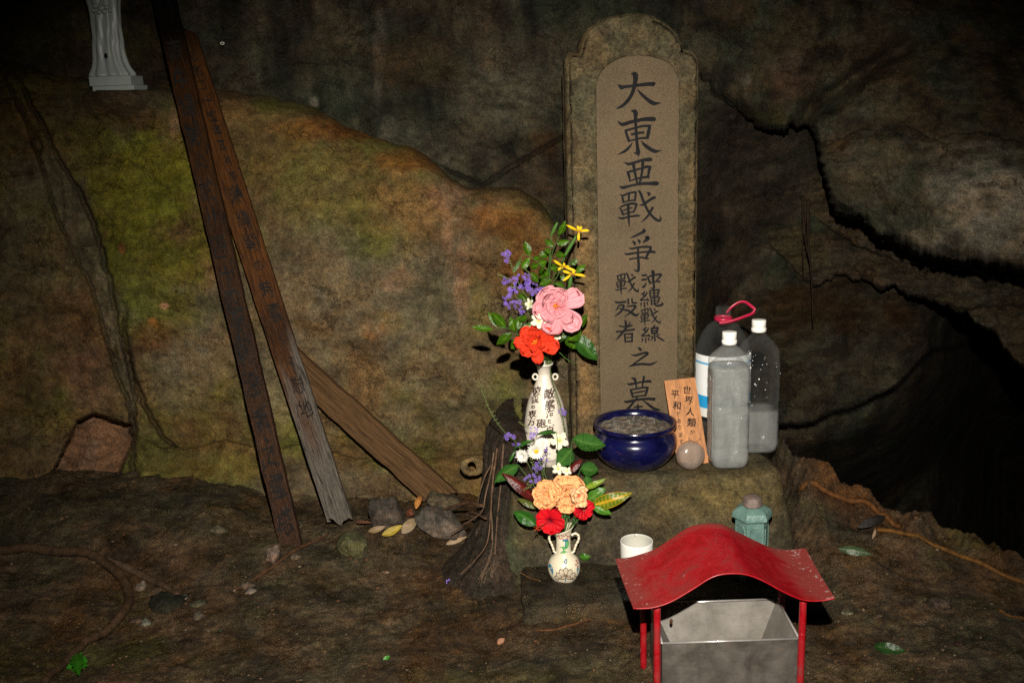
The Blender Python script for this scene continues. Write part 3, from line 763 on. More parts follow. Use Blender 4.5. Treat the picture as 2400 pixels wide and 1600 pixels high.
YS = 2.20
stele = thing('grave_stone', 'tall arched stone grave marker with a black carved Japanese inscription', 'grave stone', (0.28, YS, ZP))
def SP(u, v, d=0.0):
    p = PY(u, v, YS); return np.array([p[0], YS-d, p[2]])
x_l = SP(1331, 500)[0]; x_r = SP(1637, 500)[0]
def outer_pts():
    L = [(x_l, ZP-0.02+(SP(1329, 140)[2]-ZP+0.02)*t) for t in np.linspace(0, 1, 46)]
    arch = [(1330,126),(1336,121),(1345,121),(1354,123.5),(1357,120),(1358,106),(1363,90),(1372,74),(1386,60),(1402,49),(1422,40),(1446,34),(1472,31),(1498,30),(1522,33),(1546,42),(1566,54),(1583,70),(1594,86),(1600,102),(1603,114),(1608,116),(1620,117),(1629,121),(1637,131)]
    arch = [tuple(SP(u, v)[[0, 2]]) for u, v in arch]
    arch = [tuple(a) for a in cat_rom([(*p, 0) for p in arch], 3)]
    arch = [(min(max(a[0], x_l), x_r), a[1]) for a in arch]
    Rr = [(x_r, SP(1637, 140)[2]+(ZP-0.02-SP(1637, 140)[2])*t) for t in np.linspace(0, 1, 46)]
    return L, arch, Rr
La, Aa, Ra = outer_pts()
ix_l, ix_r = SP(1401, 500)[0], SP(1591, 500)[0]
iz_s = SP(1400, 212)[2]; iz_t = SP(1500, 129)[2]; icx = (ix_l+ix_r)/2
Li = [(ix_l, ZP-0.02+(iz_s-ZP+0.02)*t) for t in np.linspace(0, 1, len(La))]
hw = (ix_r-ix_l)/2
Ai = [(icx-hw*math.cos(PI*t), iz_s+(iz_t-iz_s)*math.sin(PI*t)**0.9) for t in np.linspace(0, 1, len(Aa))]
Ri = [(ix_r, iz_s+(ZP-0.02-iz_s)*t) for t in np.linspace(0, 1, len(Ra))]
O2 = np.array(La+Aa+Ra); I2 = np.array(Li+Ai+Ri)
cen = np.array([icx, .8])
def ins2(P, d):
    P = np.asarray(P); t = np.gradient(P, axis=0); t /= np.linalg.norm(t, axis=1)[:, None]+1e-9
    return P + d*np.stack([t[:, 1], -t[:, 0]], -1)
rows = []
def row(P2, y): return np.stack([P2[:, 0], np.full(len(P2), y), P2[:, 1]], -1)
rows.append(row(O2, YS+0.105)); rows.append(row(O2, YS+0.06)); rows.append(row(O2, YS+0.03)); rows.append(row(O2, YS+0.015))
rows.append(row(ins2(O2, .002), YS+0.008)); rows.append(row(ins2(O2, .006), YS+.0025)); rows.append(row(ins2(O2, .012), YS))
for t in (.15, .3, .45, .6, .75, .9): rows.append(row(O2*(1-t)+I2*t, YS))
rows.append(row(ins2(I2, -.003), YS)); rows.append(row(I2, YS+.0015)); rows.append(row(ins2(I2, .0015), YS+.007)); rows.append(row(ins2(I2, .003), YS+.0075))
P = np.array(rows)
d = fbm(P, 60, 3, .6, 4)[..., None]*.0012 + fbm(P, 14, 2, .5, 8)[..., None]*.0012
P = P + d*np.array([1, 1, 1])
Q = P.reshape(-1, 3)
cc = base_mix(Q, (np.array([.108, .086, .048]), np.array([.088, .076, .042]), np.array([.125, .088, .042])), 70, 6)
cc = blobs(1200+0*Q[:, 0], 800+0*Q[:, 0], cc, [], 0)
o_ = (np.exp(-((Q[:, 0]-(x_l+.035))/.022)**2)*sm(-Q[:, 2], -.95, -.75)*(.5+.5*sm(fbm(Q, 9, 3, .6, 3), -.3, .3)))[:, None]
cc = cc*(1-.7*o_)+np.array([.26, .15, .055])*.7*o_
o_ = (np.exp(-((Q[:, 0]-(x_r-.012))/.012)**2)*sm(-Q[:, 2], -1.2, -.6)*.6*(.3+.7*sm(fbm(Q, 12, 3, .6, 5), -.3, .3)))[:, None]
cc = cc*(1-o_)+np.array([.24, .14, .05])*o_
M['stele'] = rock_mat('speckled_grave_stone', 0.2, 3.0, 0.8, (1, 1, 1), (0.45, 0.85), 1.15, 1.0, .3, .15)
mb = MB(); mb.grid(P, cc)
nb = len(O2); mb.f.append(tuple(range(nb)))
mb.build('frame', M['stele'], stele)
# recessed face
def panel_mat():
    m, nt, out = new_mat('carved_panel_face')
    tc = N(nt, 'ShaderNodeTexCoord').outputs['Object']
    n1 = noise(nt, tc, 5, 6, .6, .5); n2 = noise(nt, tc, 420, 3, .7); n3 = noise(nt, mapping(nt, tc, (40, 40, 5)), 5, 4, .6)
    c = ramp(nt, n1, [(.3, (.080, .060, .036)), (.5, (.100, .074, .045)), (.7, (.120, .082, .048))])
    c = mixc(nt, 'MULTIPLY', 1, c, ramp(nt, n2, [(.3, .6), (.5, 1.0), (.72, 1.5)]))
    n4 = noise(nt, tc, 22, 5, .65, 1.0)
    c = mixc(nt, 'MIX', ramp(nt, n4, [(.68, 0.0), (.76, .7)]), c, (.09, .035, .015))
    p = N(nt, 'ShaderNodeBsdfPrincipled'); nt.links.new(c, p.inputs['Base Color']); p.inputs['Roughness'].default_value = .8; p.inputs['Specular IOR Level'].default_value = .12
    nt.links.new(bump(nt, n1, .25, .01, bump(nt, n2, .5, .0012)), p.inputs['Normal'])
    nt.links.new(p.outputs[0], out.inputs[0]); return m
M['panel'] = panel_mat()
Ip = ins2(I2, -.0015)
rows = [row(np.stack([icx+(Ip[:, 0]-icx)*f, np.minimum(Ip[:, 1], 9)], -1), YS+.0042) for f in (1, .8, .6, .4, .2, 0.0)]
MB().grid(np.array(rows)).build('inscribed_panel', M['panel'], stele)
def on_stele(u, v, lift=0.0004):
    p = PY(u, v, YS+.0042-lift); return p
for ch in ('大', '東', '亞', '戰', '爭', '戰s', '歿', '者', '沖', '縄', '戰t', '線', '之', '墓'):
    mb = MB(); brush(mb, STROKES[ch], on_stele)
    mb.build('carved_character', M['ink'], stele, smooth=False)

# ------------------------------------------------------------------ fibrous stump beside the pedestal
def stump():
    root = thing('tree_root', 'dark fibrous tree root column running down the left side of the pedestal', 'tree root', (-0.05, 2.08, 0.08))
    top = PY(1195, 985, 2.16)[2]
    rows = []
    for z, cx, hw_, yf in ((top-.004, .008, .010, 2.19), (top, .006, .040, 2.14), (top-.012, .002, .049, 2.095), (.33, -.011, .053, 2.075), (.27, -.020, .051, 2.06), (.21, -.030, .050, 2.045), (.16, -.038, .056, 2.025), (.12, -.048, .068, 2.0), (.095, -.058, .085, 1.98), (.075, -.067, .105, 1.955), (.03, -.075, .122, 1.93)):
        r = []
        for k in range(64):
            a = -PI*.15 + PI*1.3*k/63
            r.append((cx-hw_*math.cos(a), yf+.11-(.11+.02*math.sin(a*1))*math.sin(a)*(1.0 if z > .12 else 1), z))
        rows.append(r)
    fine = [np.array(p) for p in cat_rom([np.array(r).ravel() for r in rows], 7)]
    P = np.array(fine).reshape(len(fine), 64, 3)
    q = P*np.array([1, 1, .22])
    d = .011*ridge(q, 22, 4, 3)[..., None] + .006*fbm(P, 20, 3, .6)[..., None]
    c0 = np.array([-.03, 2.2, 0]); dirv = (P-c0)*np.array([1, 1, 0]); dirv /= np.linalg.norm(dirv, axis=-1)[..., None]+1e-6
    P = P + dirv*(d-.008)
    Q = P.reshape(-1, 3)
    c = base_mix(Q*np.array([1, 1, .3]), (np.array([.038, .028, .02]), np.array([.062, .045, .033]), np.array([.028, .021, .015])), 14, 14)
    g = (sm(Q[:, 0], -.03, .01)*(Q[:, 2] < .25)*.6)[:, None]
    c = c*(1-g)+np.array([.07, .075, .02])*g
    MB().grid(P, c).build('trunk', M['fibre'], root)
    def T(pts, r0, r1, col):
        P = [PY(u, v, y) for u, v, y in pts]; P = cat_rom(P, 6)
        MB().tube(P, np.linspace(r0, r1, len(P)), 6, col, .2).build('rootlet', M['root'], root)
    T([(1157, 1060, 2.07), (1152, 1100, 2.065), (1138, 1160, 2.05), (1128, 1200, 2.04), (1085, 1230, 2.08), (1058, 1250, 2.1)], .0022, .0012, (1.6, 1.5, 1.5))
    T([(1165, 1050, 2.055), (1155, 1130, 2.05), (1150, 1200, 2.03), (1142, 1270, 1.99), (1115, 1310, 1.95), (1080, 1345, 1.9)], .002, .001, (1.7, 1.5, 1.4))
    T([(1180, 1040, 2.05), (1172, 1150, 2.04), (1165, 1220, 2.02), (1160, 1300, 1.97)], .0025, .0015, (1.3, 1.2, 1.2))
    T([(1150, 1090, 2.065), (1135, 1120, 2.06), (1122, 1165, 2.06), (1120, 1190, 2.07)], .0016, .001, (1.6, 1.5, 1.5))
    T([(1140, 1215, 2.03), (1105, 1200, 2.1), (1080, 1210, 2.14)], .003, .002, (1.0, .9, .8))
    T([(1130, 1185, 2.06), (1095, 1178, 2.12), (1050, 1190, 2.18), (1030, 1200, 2.2)], .004, .002, (1.1, .9, .8))
    for k in range(12):
        u0 = 1155+rnd.random()*45; y0 = 2.085-(k % 4)*.006
        T([(u0, 1060+rnd.random()*60, y0), (u0-6+rnd.uniform(-5, 5), 1180, y0-.015), (u0-12+rnd.uniform(-10, 10), 1280, y0-.06), (u0-30+rnd.uniform(-30, 10), 1345+rnd.random()*30, 1.95)], .0018, .0009, (1.2+rnd.random()*.5,)*3)
stump()
# ------------------------------------------------------------------ leaning wooden planks
def wood_mat(name, dark, light, grain=(60, 60, 3), rough=.55, stain=0.0, bs=.5, spec=.22):
    m, nt, out = new_mat(name)
    tc = N(nt, 'ShaderNodeTexCoord').outputs['UV']
    at = N(nt, 'ShaderNodeAttribute', attribute_name='Col').outputs['Color']
    g = mapping(nt, tc, grain)
    n1 = noise(nt, g, 1.0, 6, .65, .4); n2 = noise(nt, mapping(nt, tc, (9, 1.7, 1)), 1.0, 6, .7, .5)
    n5 = noise(nt, mapping(nt, tc, (grain[0]*4, grain[1]*4, grain[2]*4)), 1.0, 4, .6)
    c = ramp(nt, n1, [(.3, dark), (.52, tuple((a+b)/2 for a, b in zip(dark, light))), (.7, light)])
    c = mixc(nt, 'MULTIPLY', .8, c, ramp(nt, n5, [(.35, .55), (.6, 1.15)]))
    c = mixc(nt, 'MULTIPLY', 1.0, c, at)
    if stain: c = mixc(nt, 'MIX', ramp(nt, n2, [(.56, 0.0), (.64, stain)]), c, (.006, .005, .006))
    p = N(nt, 'ShaderNodeBsdfPrincipled'); nt.links.new(c, p.inputs['Base Color']); p.inputs['Roughness'].default_value = rough
    p.inputs['Specular IOR Level'].default_value = spec
    nt.links.new(bump(nt, n1, bs, .004, bump(nt, n5, bs, .0015)), p.inputs['Normal'])
    nt.links.new(p.outputs[0], out.inputs[0]); return m
M['wood'] = wood_mat('dark_weathered_wood', (.008, .003, .0012), (.080, .031, .008), (34, 1.4, 1), .45, .9, .8, .12)
M['wood2'] = wood_mat('reddish_weathered_wood', (.018, .006, .0012), (.135, .049, .010), (34, 1.4, 1), .5, .7, .8, .12)
M['drywood'] = wood_mat('dry_brown_wood', (.028, .015, .007), (.17, .095, .042), (22, .8, 1), .75, 0, 1.0, .1)
M['plaque'] = wood_mat('varnished_plaque', (.26, .095, .022), (.46, .19, .05), (9, 1.0, 1), .45, 0, .15)

def uvmesh(o, fn):
    me = o.data; uv = me.uv_layers.new(name='UVMap')
    co = [fn(v.index) for v in me.vertices]
    for l in me.loops: uv.data[l.index].uv = co[l.vertex_index]
def slab_between(name, TL, TR, BR, BL, thick, mat, parent, nu, nv, colf=None, edge=0.0, end=(0, 0), part='board', seed=0):
    """a board given by its four front corners; nu rows along its length, nv across, real thickness, worn edges"""
    TL, TR, BR, BL = [np.array(p, float) for p in (TL, TR, BR, BL)]
    nrm = np.cross(TR-TL, BL-TL); nrm /= np.linalg.norm(nrm)
    if nrm[1] > 0: nrm = -nrm
    s = np.linspace(0, 1, nu+1); t = np.linspace(0, 1, nv+1)
    P = np.zeros((nu+1, nv+1, 3)); UVc = np.zeros((nu+1, nv+1, 2))
    L = np.linalg.norm(BL-TL); Wd = np.linalg.norm(TR-TL)
    lens = []
    for i, a in enumerate(s):
        l = TL+(BL-TL)*a; r = TR+(BR-TR)*a
        jl = edge*fbm(np.array([a*L*14, seed, 0.3]), 1, 3, .6); jr = edge*fbm(np.array([a*L*14, seed+9., 0.3]), 1, 3, .6)
        for j, b in enumerate(t):
            bb = b
            p = l+(r-l)*bb + (r-l)/np.linalg.norm(r-l)*(jl*(1-b)+jr*b)
            if i == 0 and end[0]: p = p + (BL-TL)/L*end[0]*abs(fbm(np.array([b*6, seed+3., .1]), 1, 3, .6))*1.5
            if i == nu and end[1]: p = p - (BL-TL)/L*end[1]*abs(fbm(np.array([b*6, seed+5., .1]), 1, 3, .6))*1.5
            P[i, j] = p; UVc[i, j] = (b*Wd*10+seed, a*L*10)
    Bk = P - nrm*thick
    ring = np.concatenate([P, Bk[:, ::-1]], 1)
    lens = np.concatenate([UVc, UVc[:, ::-1]+.37], 1).reshape(-1, 2)
    col = np.ones((ring.shape[0], ring.shape[1], 3))
    if colf is not None:
        for i, a in enumerate(s):
            for j in range(ring.shape[1]):
                b = t[j] if j <= nv else t[::-1][j-nv-1]
                col[i, j] = colf(a, b)
    mb = MB(); mb.grid(ring, col, wrap=True)
    w = ring.shape[1]
    mb.f += [tuple(range(w)), tuple(nu*w+j for j in range(w))[::-1]]
    o = mb.build(part, mat, parent)
    uvmesh(o, lambda i: tuple(lens[i]))
    o.data.materials[0] = mat
    smooth_by_angle(o, 40)
    fn = lambda a, b, lift: (TL+(BL-TL)*a)*(1-b)+(TR+(BR-TR)*a)*b + nrm*lift
    return o, fn, L, Wd

def pt(u, v, Y): return PY(u*K, v*K, Y)
# front plank, leftmost
pl = thing('wooden_plank', 'darkest charred leaning plank, its foot lowest, smudged ink lettering down its length', 'plank', PZ(684, 1310, .09), 'long planks leaning on the rock face')
def c1f(a, b):
    g = sm(a, .8, 1)
    k = 0.9 - .35*math.exp(-((a-.66)/.12)**2) - .3*math.exp(-((a-.46)/.05)**2)
    k *= sm(a, .09, .20)*.95+.05
    return (k*(1-.15*g), k*(1-.1*g), k*(1+.5*g))
o, fn1, L1, W1 = slab_between('p', pt(336, -60, 2.56), pt(388, -60, 2.56), pt(697, 1275, 2.125), pt(650, 1283, 2.125), .022, M['wood'], pl, 90, 8, c1f, .0016, (0, .02), seed=1)
mb = MB(); L_ = L1
column(pl, '南中縄戦に於け四十四人', (0, 0), .070, .066, lambda x, y: fn1(min(.02+.118+(-y)/L_, .99), .46+x/W1*.62, .0006), .1, .06)
mb = MB()
column(pl, '哀戦没者之霊塔', (0, 0), .082, .066, lambda x, y: fn1(min(.60+(-y)/L_, .99), .5+x/W1*.7, .0006), .1, .08)
# second plank
pl2 = thing('wooden_plank', 'reddish brown leaning plank turning grey and bleached at its lower end', 'plank', PZ(805, 1247, .10), 'long planks leaning on the rock face')
def c2f(a, b):
    g = sm(a + .10*(b-.5) + .04*math.sin(b*9), .66, .76)*(1-.65*math.exp(-((a-.80)/.06)**2-((b-.45)/.3)**2))
    k = .95 - .5*math.exp(-((a-.62)/.06)**2)
    k *= sm(a, -.02, .10)*.8+.2
    return (k*(1-g)+g*1.25, k*(1-g)+g*3.0, k*(1-g)+g*12.0)
o, fn2, L2, W2 = slab_between('p', pt(376, 58, 2.60), pt(446, 66, 2.60), pt(812, 1200, 2.235), pt(757, 1212, 2.235), .02, M['wood2'], pl2, 90, 8, c2f, .001, (.02, .03), seed=5)
mb = MB()
column(pl2, '昭和二十五年五月沖縄', (0, 0), .040, .034, lambda x, y: fn2(.06+(-y)/L2, .66+x/W2*.7, .0006), .12, .09)
mb = MB()
column(pl2, '沖縄戦の時霊とは慰地', (0, 0), .062, .050, lambda x, y: fn2(.345+(-y)/L2, .58+x/W2*.8, .0006), .1, .05)
pl3 = thing('wooden_plank', 'short light brown board slanting to the right behind the two long planks', 'plank', pt(1015, 1145, 2.34))
def c3f(a, b): k = .95+.2*math.sin(a*7+b*4)*.3; return (k, k*.98, k*.95)
slab_between('p', pt(688, 893, 2.42), pt(676, 796, 2.44), pt(1050, 1132, 2.33), pt(975, 1152, 2.33), .018, M['drywood'], pl3, 50, 8, c3f, .0028, (0, .012), seed=8)
bk = bpy.data.objects['wooden_plank.002'] if 'wooden_plank.002' in bpy.data.objects else None

# ------------------------------------------------------------------ white statuette on the ledge
M['statue'] = simple('pale_glazed_porcelain', (.26, .29, .27), .4, var=.15, scale=18, bumps=.1, col2=(.33, .365, .34))
st_y = 2.62
st0 = PY(258*K, 176*K, st_y); sb = st0.copy()
def px(n, Y=st_y): return n*Y/0.99/FPX
statue = thing('porcelain_statuette', 'pale bluish porcelain robed statuette on a thin plinth on the rock ledge', 'statuette', (sb[0], sb[1], sb[2]-.035))
def fold(a, z, k):
    w = sm(-z, -.30, -.0)
    return 1 + (.08*w+.03)*math.sin(9*a+1.2*math.sin(z*30)) + .03*math.sin(17*a+z*60)*w
prof = [(53, 0), (55, 3), (52, 9), (46, 18), (41, 32), (38.5, 48), (37, 65), (36, 85), (36, 105), (37, 125), (39, 143), (43, 160), (46, 178), (45, 205), (42, 240), (44, 275), (46, 300), (40, 330), (24, 348), (14, 356)]
mb = MB(); pr = [(px(r), px(z)*1.03) for r, z in prof]
pr = [tuple(x) for x in cat_rom([(a, b, 0) for a, b in pr], 3)]
mb.lathe([(a*.86, b) for a, b, _ in pr], (sb[0], sb[1], sb[2]), 72, (1, 1, 1), fold)
V = np.array(mb.v); V[:, 1] = sb[1]+(V[:, 1]-sb[1])*.75; mb.v = [tuple(v) for v in V]
mb.build('robe', M['statue'], statue)
mb = MB(); hz = sb[2]+px(385)*1.03
mb.ball((sb[0], sb[1]-.004, hz), px(27), nu=14, nv=20, sc=(.86, .95, 1.15))
mb.ball((sb[0], sb[1]-px(26), hz-px(4)), px(4), nu=6, nv=8, sc=(.8, 1.2, 1.5))
mb.build('head', M['statue'], statue)
mb = MB(); mb.lathe([(px(34), -.05), (px(33), 0.0), (px(31), px(20)), (px(24), px(36)), (px(8), px(44))], (sb[0], sb[1]+px(8), hz), 24); mb.build('veil', M['statue'], statue)
for sx in (-1, 1):
    P = [(sb[0]+sx*px(44), sb[1], sb[2]+px(300)), (sb[0]+sx*px(52), sb[1]-px(14), sb[2]+px(240)), (sb[0]+sx*px(34), sb[1]-px(34), sb[2]+px(205)), (sb[0]+sx*px(5), sb[1]-px(42), sb[2]+px(196))]
    P = cat_rom(P, 5); MB().tube(P, [px(15)-px(6)*i/len(P) for i in range(len(P))], 10).build('sleeve', M['statue'], statue)
mb = MB()
for dx, dz, r in ((0, 143, 8), (-12, 147, 6), (12, 144, 6), (-17, 138, 5), (18, 137, 4.5), (6, 135, 6), (-6, 134, 6), (0, 152, 5)):
    mb.ball((sb[0]+px(dx+6), sb[1]-px(31), sb[2]+px(dz)), px(r), nu=8, nv=10, sc=(1, .6, .8))
for sgn in (-1, 1):
    P = cat_rom([(sb[0]+px(6), sb[1]-px(30), sb[2]+px(175)), (sb[0]+px(6+sgn*18), sb[1]-px(30), sb[2]+px(190)), (sb[0]+px(4+sgn*34), sb[1]-px(20), sb[2]+px(215))], 5)
    mb.tube(P, px(3), 6)
mb.build('ornament', M['statue'], statue)
mb = MB(); rows = []
for r in (0, .004): pass
MB().ball((sb[0]+px(4), sb[1]-px(33), sb[2]+px(43)), px(4.5), (.05, .04, .04), 8, 10, (.9, .35, 1.3)).build('hole', M['ink'], statue)  # solid dark blob, shade inside the hole put into its colour
mb = MB()
a = math.radians(-9)
def rotbox(cx, cy, hx, hy, z0, z1, ang):
    V = []
    for z in (z0, z1):
        for x, y in ((-hx, -hy), (hx, -hy), (hx, hy), (-hx, hy)):
            V.append((cx+x*math.cos(ang)-y*math.sin(ang), cy+x*math.sin(ang)+y*math.cos(ang), z))
    return V, [(0, 3, 2, 1), (4, 5, 6, 7), (0, 1, 5, 4), (1, 2, 6, 5), (2, 3, 7, 6), (3, 0, 4, 7)]
mb.add(*rotbox(sb[0]+px(8), sb[1], px(48), px(30), sb[2]-px(20), sb[2]-px(.5), a*.6)); mb.add(*rotbox(sb[0]+px(17), sb[1]-px(6), px(48), px(32), sb[2]-px(31), sb[2]-px(21), a*.7))
mb.build('plinth', M['statue'], statue, smooth=False)

# ------------------------------------------------------------------ blue incense bowl
M['blue'] = simple('cobalt_glaze', (.003, .0035, .032), .2, var=.5, scale=22, bumps=.05, spec=.6, coat=.4)
bc = PZ(1493, 1005, 0.405); bx, by = 0.2635, 2.083
bowl = thing('incense_bowl', 'glossy cobalt blue ceramic bowl filled with ash at the foot of the grave stone', 'incense bowl', (bx, by, ZP))
s = 1.0
outer = [(.044, 0), (.050, .001), (.058, .005), (.070, .013), (.083, .028), (.0905, .044), (.092, .056), (.0895, .068), (.0835, .077), (.0815, .082), (.0845, .086), (.0895, .0895), (.0915, .0935), (.0905, .098), (.0865, .0985), (.082, .096), (.0785, .090), (.077, .080)]
pr = [tuple(x) for x in cat_rom([(a*1.0, b*1.03, 0) for a, b in outer], 4)]
mb = MB(); mb.lathe([(a, b) for a, b, _ in pr], (bx, by, ZP+.001), 72, cap=True); mb.build('body', M['blue'], bowl)
n = 60; rr = np.linspace(0, 1, 26); P = []
for r in rr:
    P.append([(bx+.0785*r*math.cos(2*PI*j/n), by+.0785*r*math.sin(2*PI*j/n), 0) for j in range(n)])
P = np.array(P); P[..., 2] = ZP+.089 + .0030*fbm(P, 40, 3, .6) + .0028*fbm(P, 130, 3, .7) + .007*(1-rr[:, None]**2)
Q = P.reshape(-1, 3); k = sm(fbm(Q, 60, 3, .7, 3), -.3, .4)[:, None]
col = np.array([.16, .135, .115])*(1-k)+np.array([.34, .30, .26])*k
M['ash'] = rock_mat('ash', .2, 6.0, 1.0, (1, 1, 1), (.8, .95))
MB().grid(P, col, wrap=True).build('ash', M['ash'], bowl)
for (u, v, dx, dz) in ((1480, 986, .008, .012), (1534, 993, -.001, .012), (1507, 980, .006, .004)):
    p = PZ(u, v, ZP+.096); MB().tube([p-(0, 0, .004), p+(dx, .004, dz)], .0022, 7, (.12, .1, .09)).build('incense_stub', M['stem'], bowl)

# ------------------------------------------------------------------ wooden plaque with brush writing
plaque = thing('wooden_plaque', 'small orange brown wooden plaque with brush writing and a folded crane sketch', 'plaque', (0.40, 2.08, ZP))
TL, TR = PY(1557, 892, 2.165), PY(1629, 884, 2.165); BR, BL = PY(1664, 1104, 2.075), PY(1592, 1112, 2.075)
sh = ZP+.001-min(BR[2], BL[2])
o, fnp, Lp, Wp = slab_between('p', TL, TR, BR, BL, .009, M['plaque'], plaque, 24, 8, None, .0004, seed=3)
smooth_by_angle(o, 40)
def plq(x, y): # x,y in crop px of the plaque picture (1540,870,s5.807)
    u, v = 1540+x/5.807, 870+y/5.807
    r = ray(u, v); p0 = TL; nn = np.cross(TR-TL, BL-TL); nn /= np.linalg.norm(nn); nn = nn if nn[1] < 0 else -nn
    t = np.dot(p0-C0, nn)/np.dot(r, nn); return C0+r*t+nn*.0006
def pl_text(chars, pts, size):
    for ch, (cx, cy), s_ in zip(chars, pts, size):
        mb = MB()
        V, Fc = glyph(ch); a = -.10
        P = [plq(cx+s_*(x*math.cos(a)-y*math.sin(a)) , cy-s_*(x*math.sin(a)+y*math.cos(a)) - s_*x*0.0) for x, y in V]
        mb.add(P, Fc)
        if s_ > 80:  # heavier strokes for the large characters
            P = [plq(cx+2.5+s_*(x*math.cos(a)-y*math.sin(a)), cy+1.5-s_*(x*math.sin(a)+y*math.cos(a))) + np.array([0, -.00005, 0]) for x, y in V]
            mb.add(P, Fc)
        mb.build('character', M['ink'], plaque, smooth=False)
pl_text('世界人類が', [(408, 250), (430, 395), (450, 548), (468, 695), (480, 825)], [118, 122, 120, 128, 74])
pl_text('平和でありますよ', [(245, 310), (268, 462), (282, 582), (298, 675), (310, 760), (322, 865), (330, 955), (335, 1050)], [118, 118, 70, 74, 74, 74, 74, 74])
mb = MB()
for ln in ([(395, 975), (430, 945), (465, 1020)], [(430, 945), (440, 985), (470, 1025)], [(425, 905), (440, 960)], [(425, 905), (500, 985), (470, 1025)], [(500, 985), (590, 905), (545, 985), (500, 1015), (490, 985)], [(545, 985), (585, 1010)], [(470, 975), (520, 960), (540, 990)]):
    brush(mb, [[(x, y, 5) for x, y in ln]], lambda x, y, l: plq(x, y))
mb.build('crane_drawing', M['ink'], plaque, smooth=False)

# ------------------------------------------------------------------ plastic bottles
def pet_mat(name, col, fac, rough=.12, bstr=0.2, bsc=90, rim=.5):
    m, nt, out = new_mat(name)
    tc = N(nt, 'ShaderNodeTexCoord').outputs['Object']
    p = N(nt, 'ShaderNodeBsdfPrincipled'); p.inputs['Roughness'].default_value = rough
    n1 = noise(nt, mapping(nt, tc, (1, 1, .5)), 34, 5, .65, .6)
    cc = ramp(nt, n1, [(.3, tuple(c*.6 for c in col)), (.7, col)]); nt.links.new(cc, p.inputs['Base Color'])
    p.inputs['Specular IOR Level'].default_value = .7
    nt.links.new(bump(nt, noise(nt, tc, bsc, 4, .6), bstr, .004), p.inputs['Normal'])
    tr = N(nt, 'ShaderNodeBsdfTransparent'); tr.inputs[0].default_value = (.96, .97, .97, 1)
    lw = N(nt, 'ShaderNodeLayerWeight'); lw.inputs[0].default_value = .15
    ma = N(nt, 'ShaderNodeMath', operation='MULTIPLY_ADD'); nt.links.new(lw.outputs['Facing'], ma.inputs[0]); ma.inputs[1].default_value = rim; ma.inputs[2].default_value = fac
    ma.use_clamp = True
    mx = N(nt, 'ShaderNodeMixShader'); nt.links.new(ma.outputs[0], mx.inputs[0]); nt.links.new(tr.outputs[0], mx.inputs[1]); nt.links.new(p.outputs[0], mx.inputs[2])
    nt.links.new(mx.outputs[0], out.inputs[0]); return m
M['pet'] = pet_mat('clear_plastic', (.45, .46, .45), .012, .04, .25, rim=.28)
M['petm'] = pet_mat('fogged_plastic', (.46, .47, .455), .16, .07, .45, rim=.55)
M['milk'] = pet_mat('cloudy_water', (.34, .35, .335), .52, .3, .5, 60, .2)
M['milk2'] = pet_mat('standing_water', (.34, .345, .33), .36, .2, .5, 60, .25)
M['cap'] = simple('white_plastic_cap', (.82, .80, .75), .35, var=.08, scale=40)
def sq(p=4.0, rot=0.0):
    return lambda a: 1.0/((abs(math.cos(a+rot))**p+abs(math.sin(a+rot))**p)**(1/p))
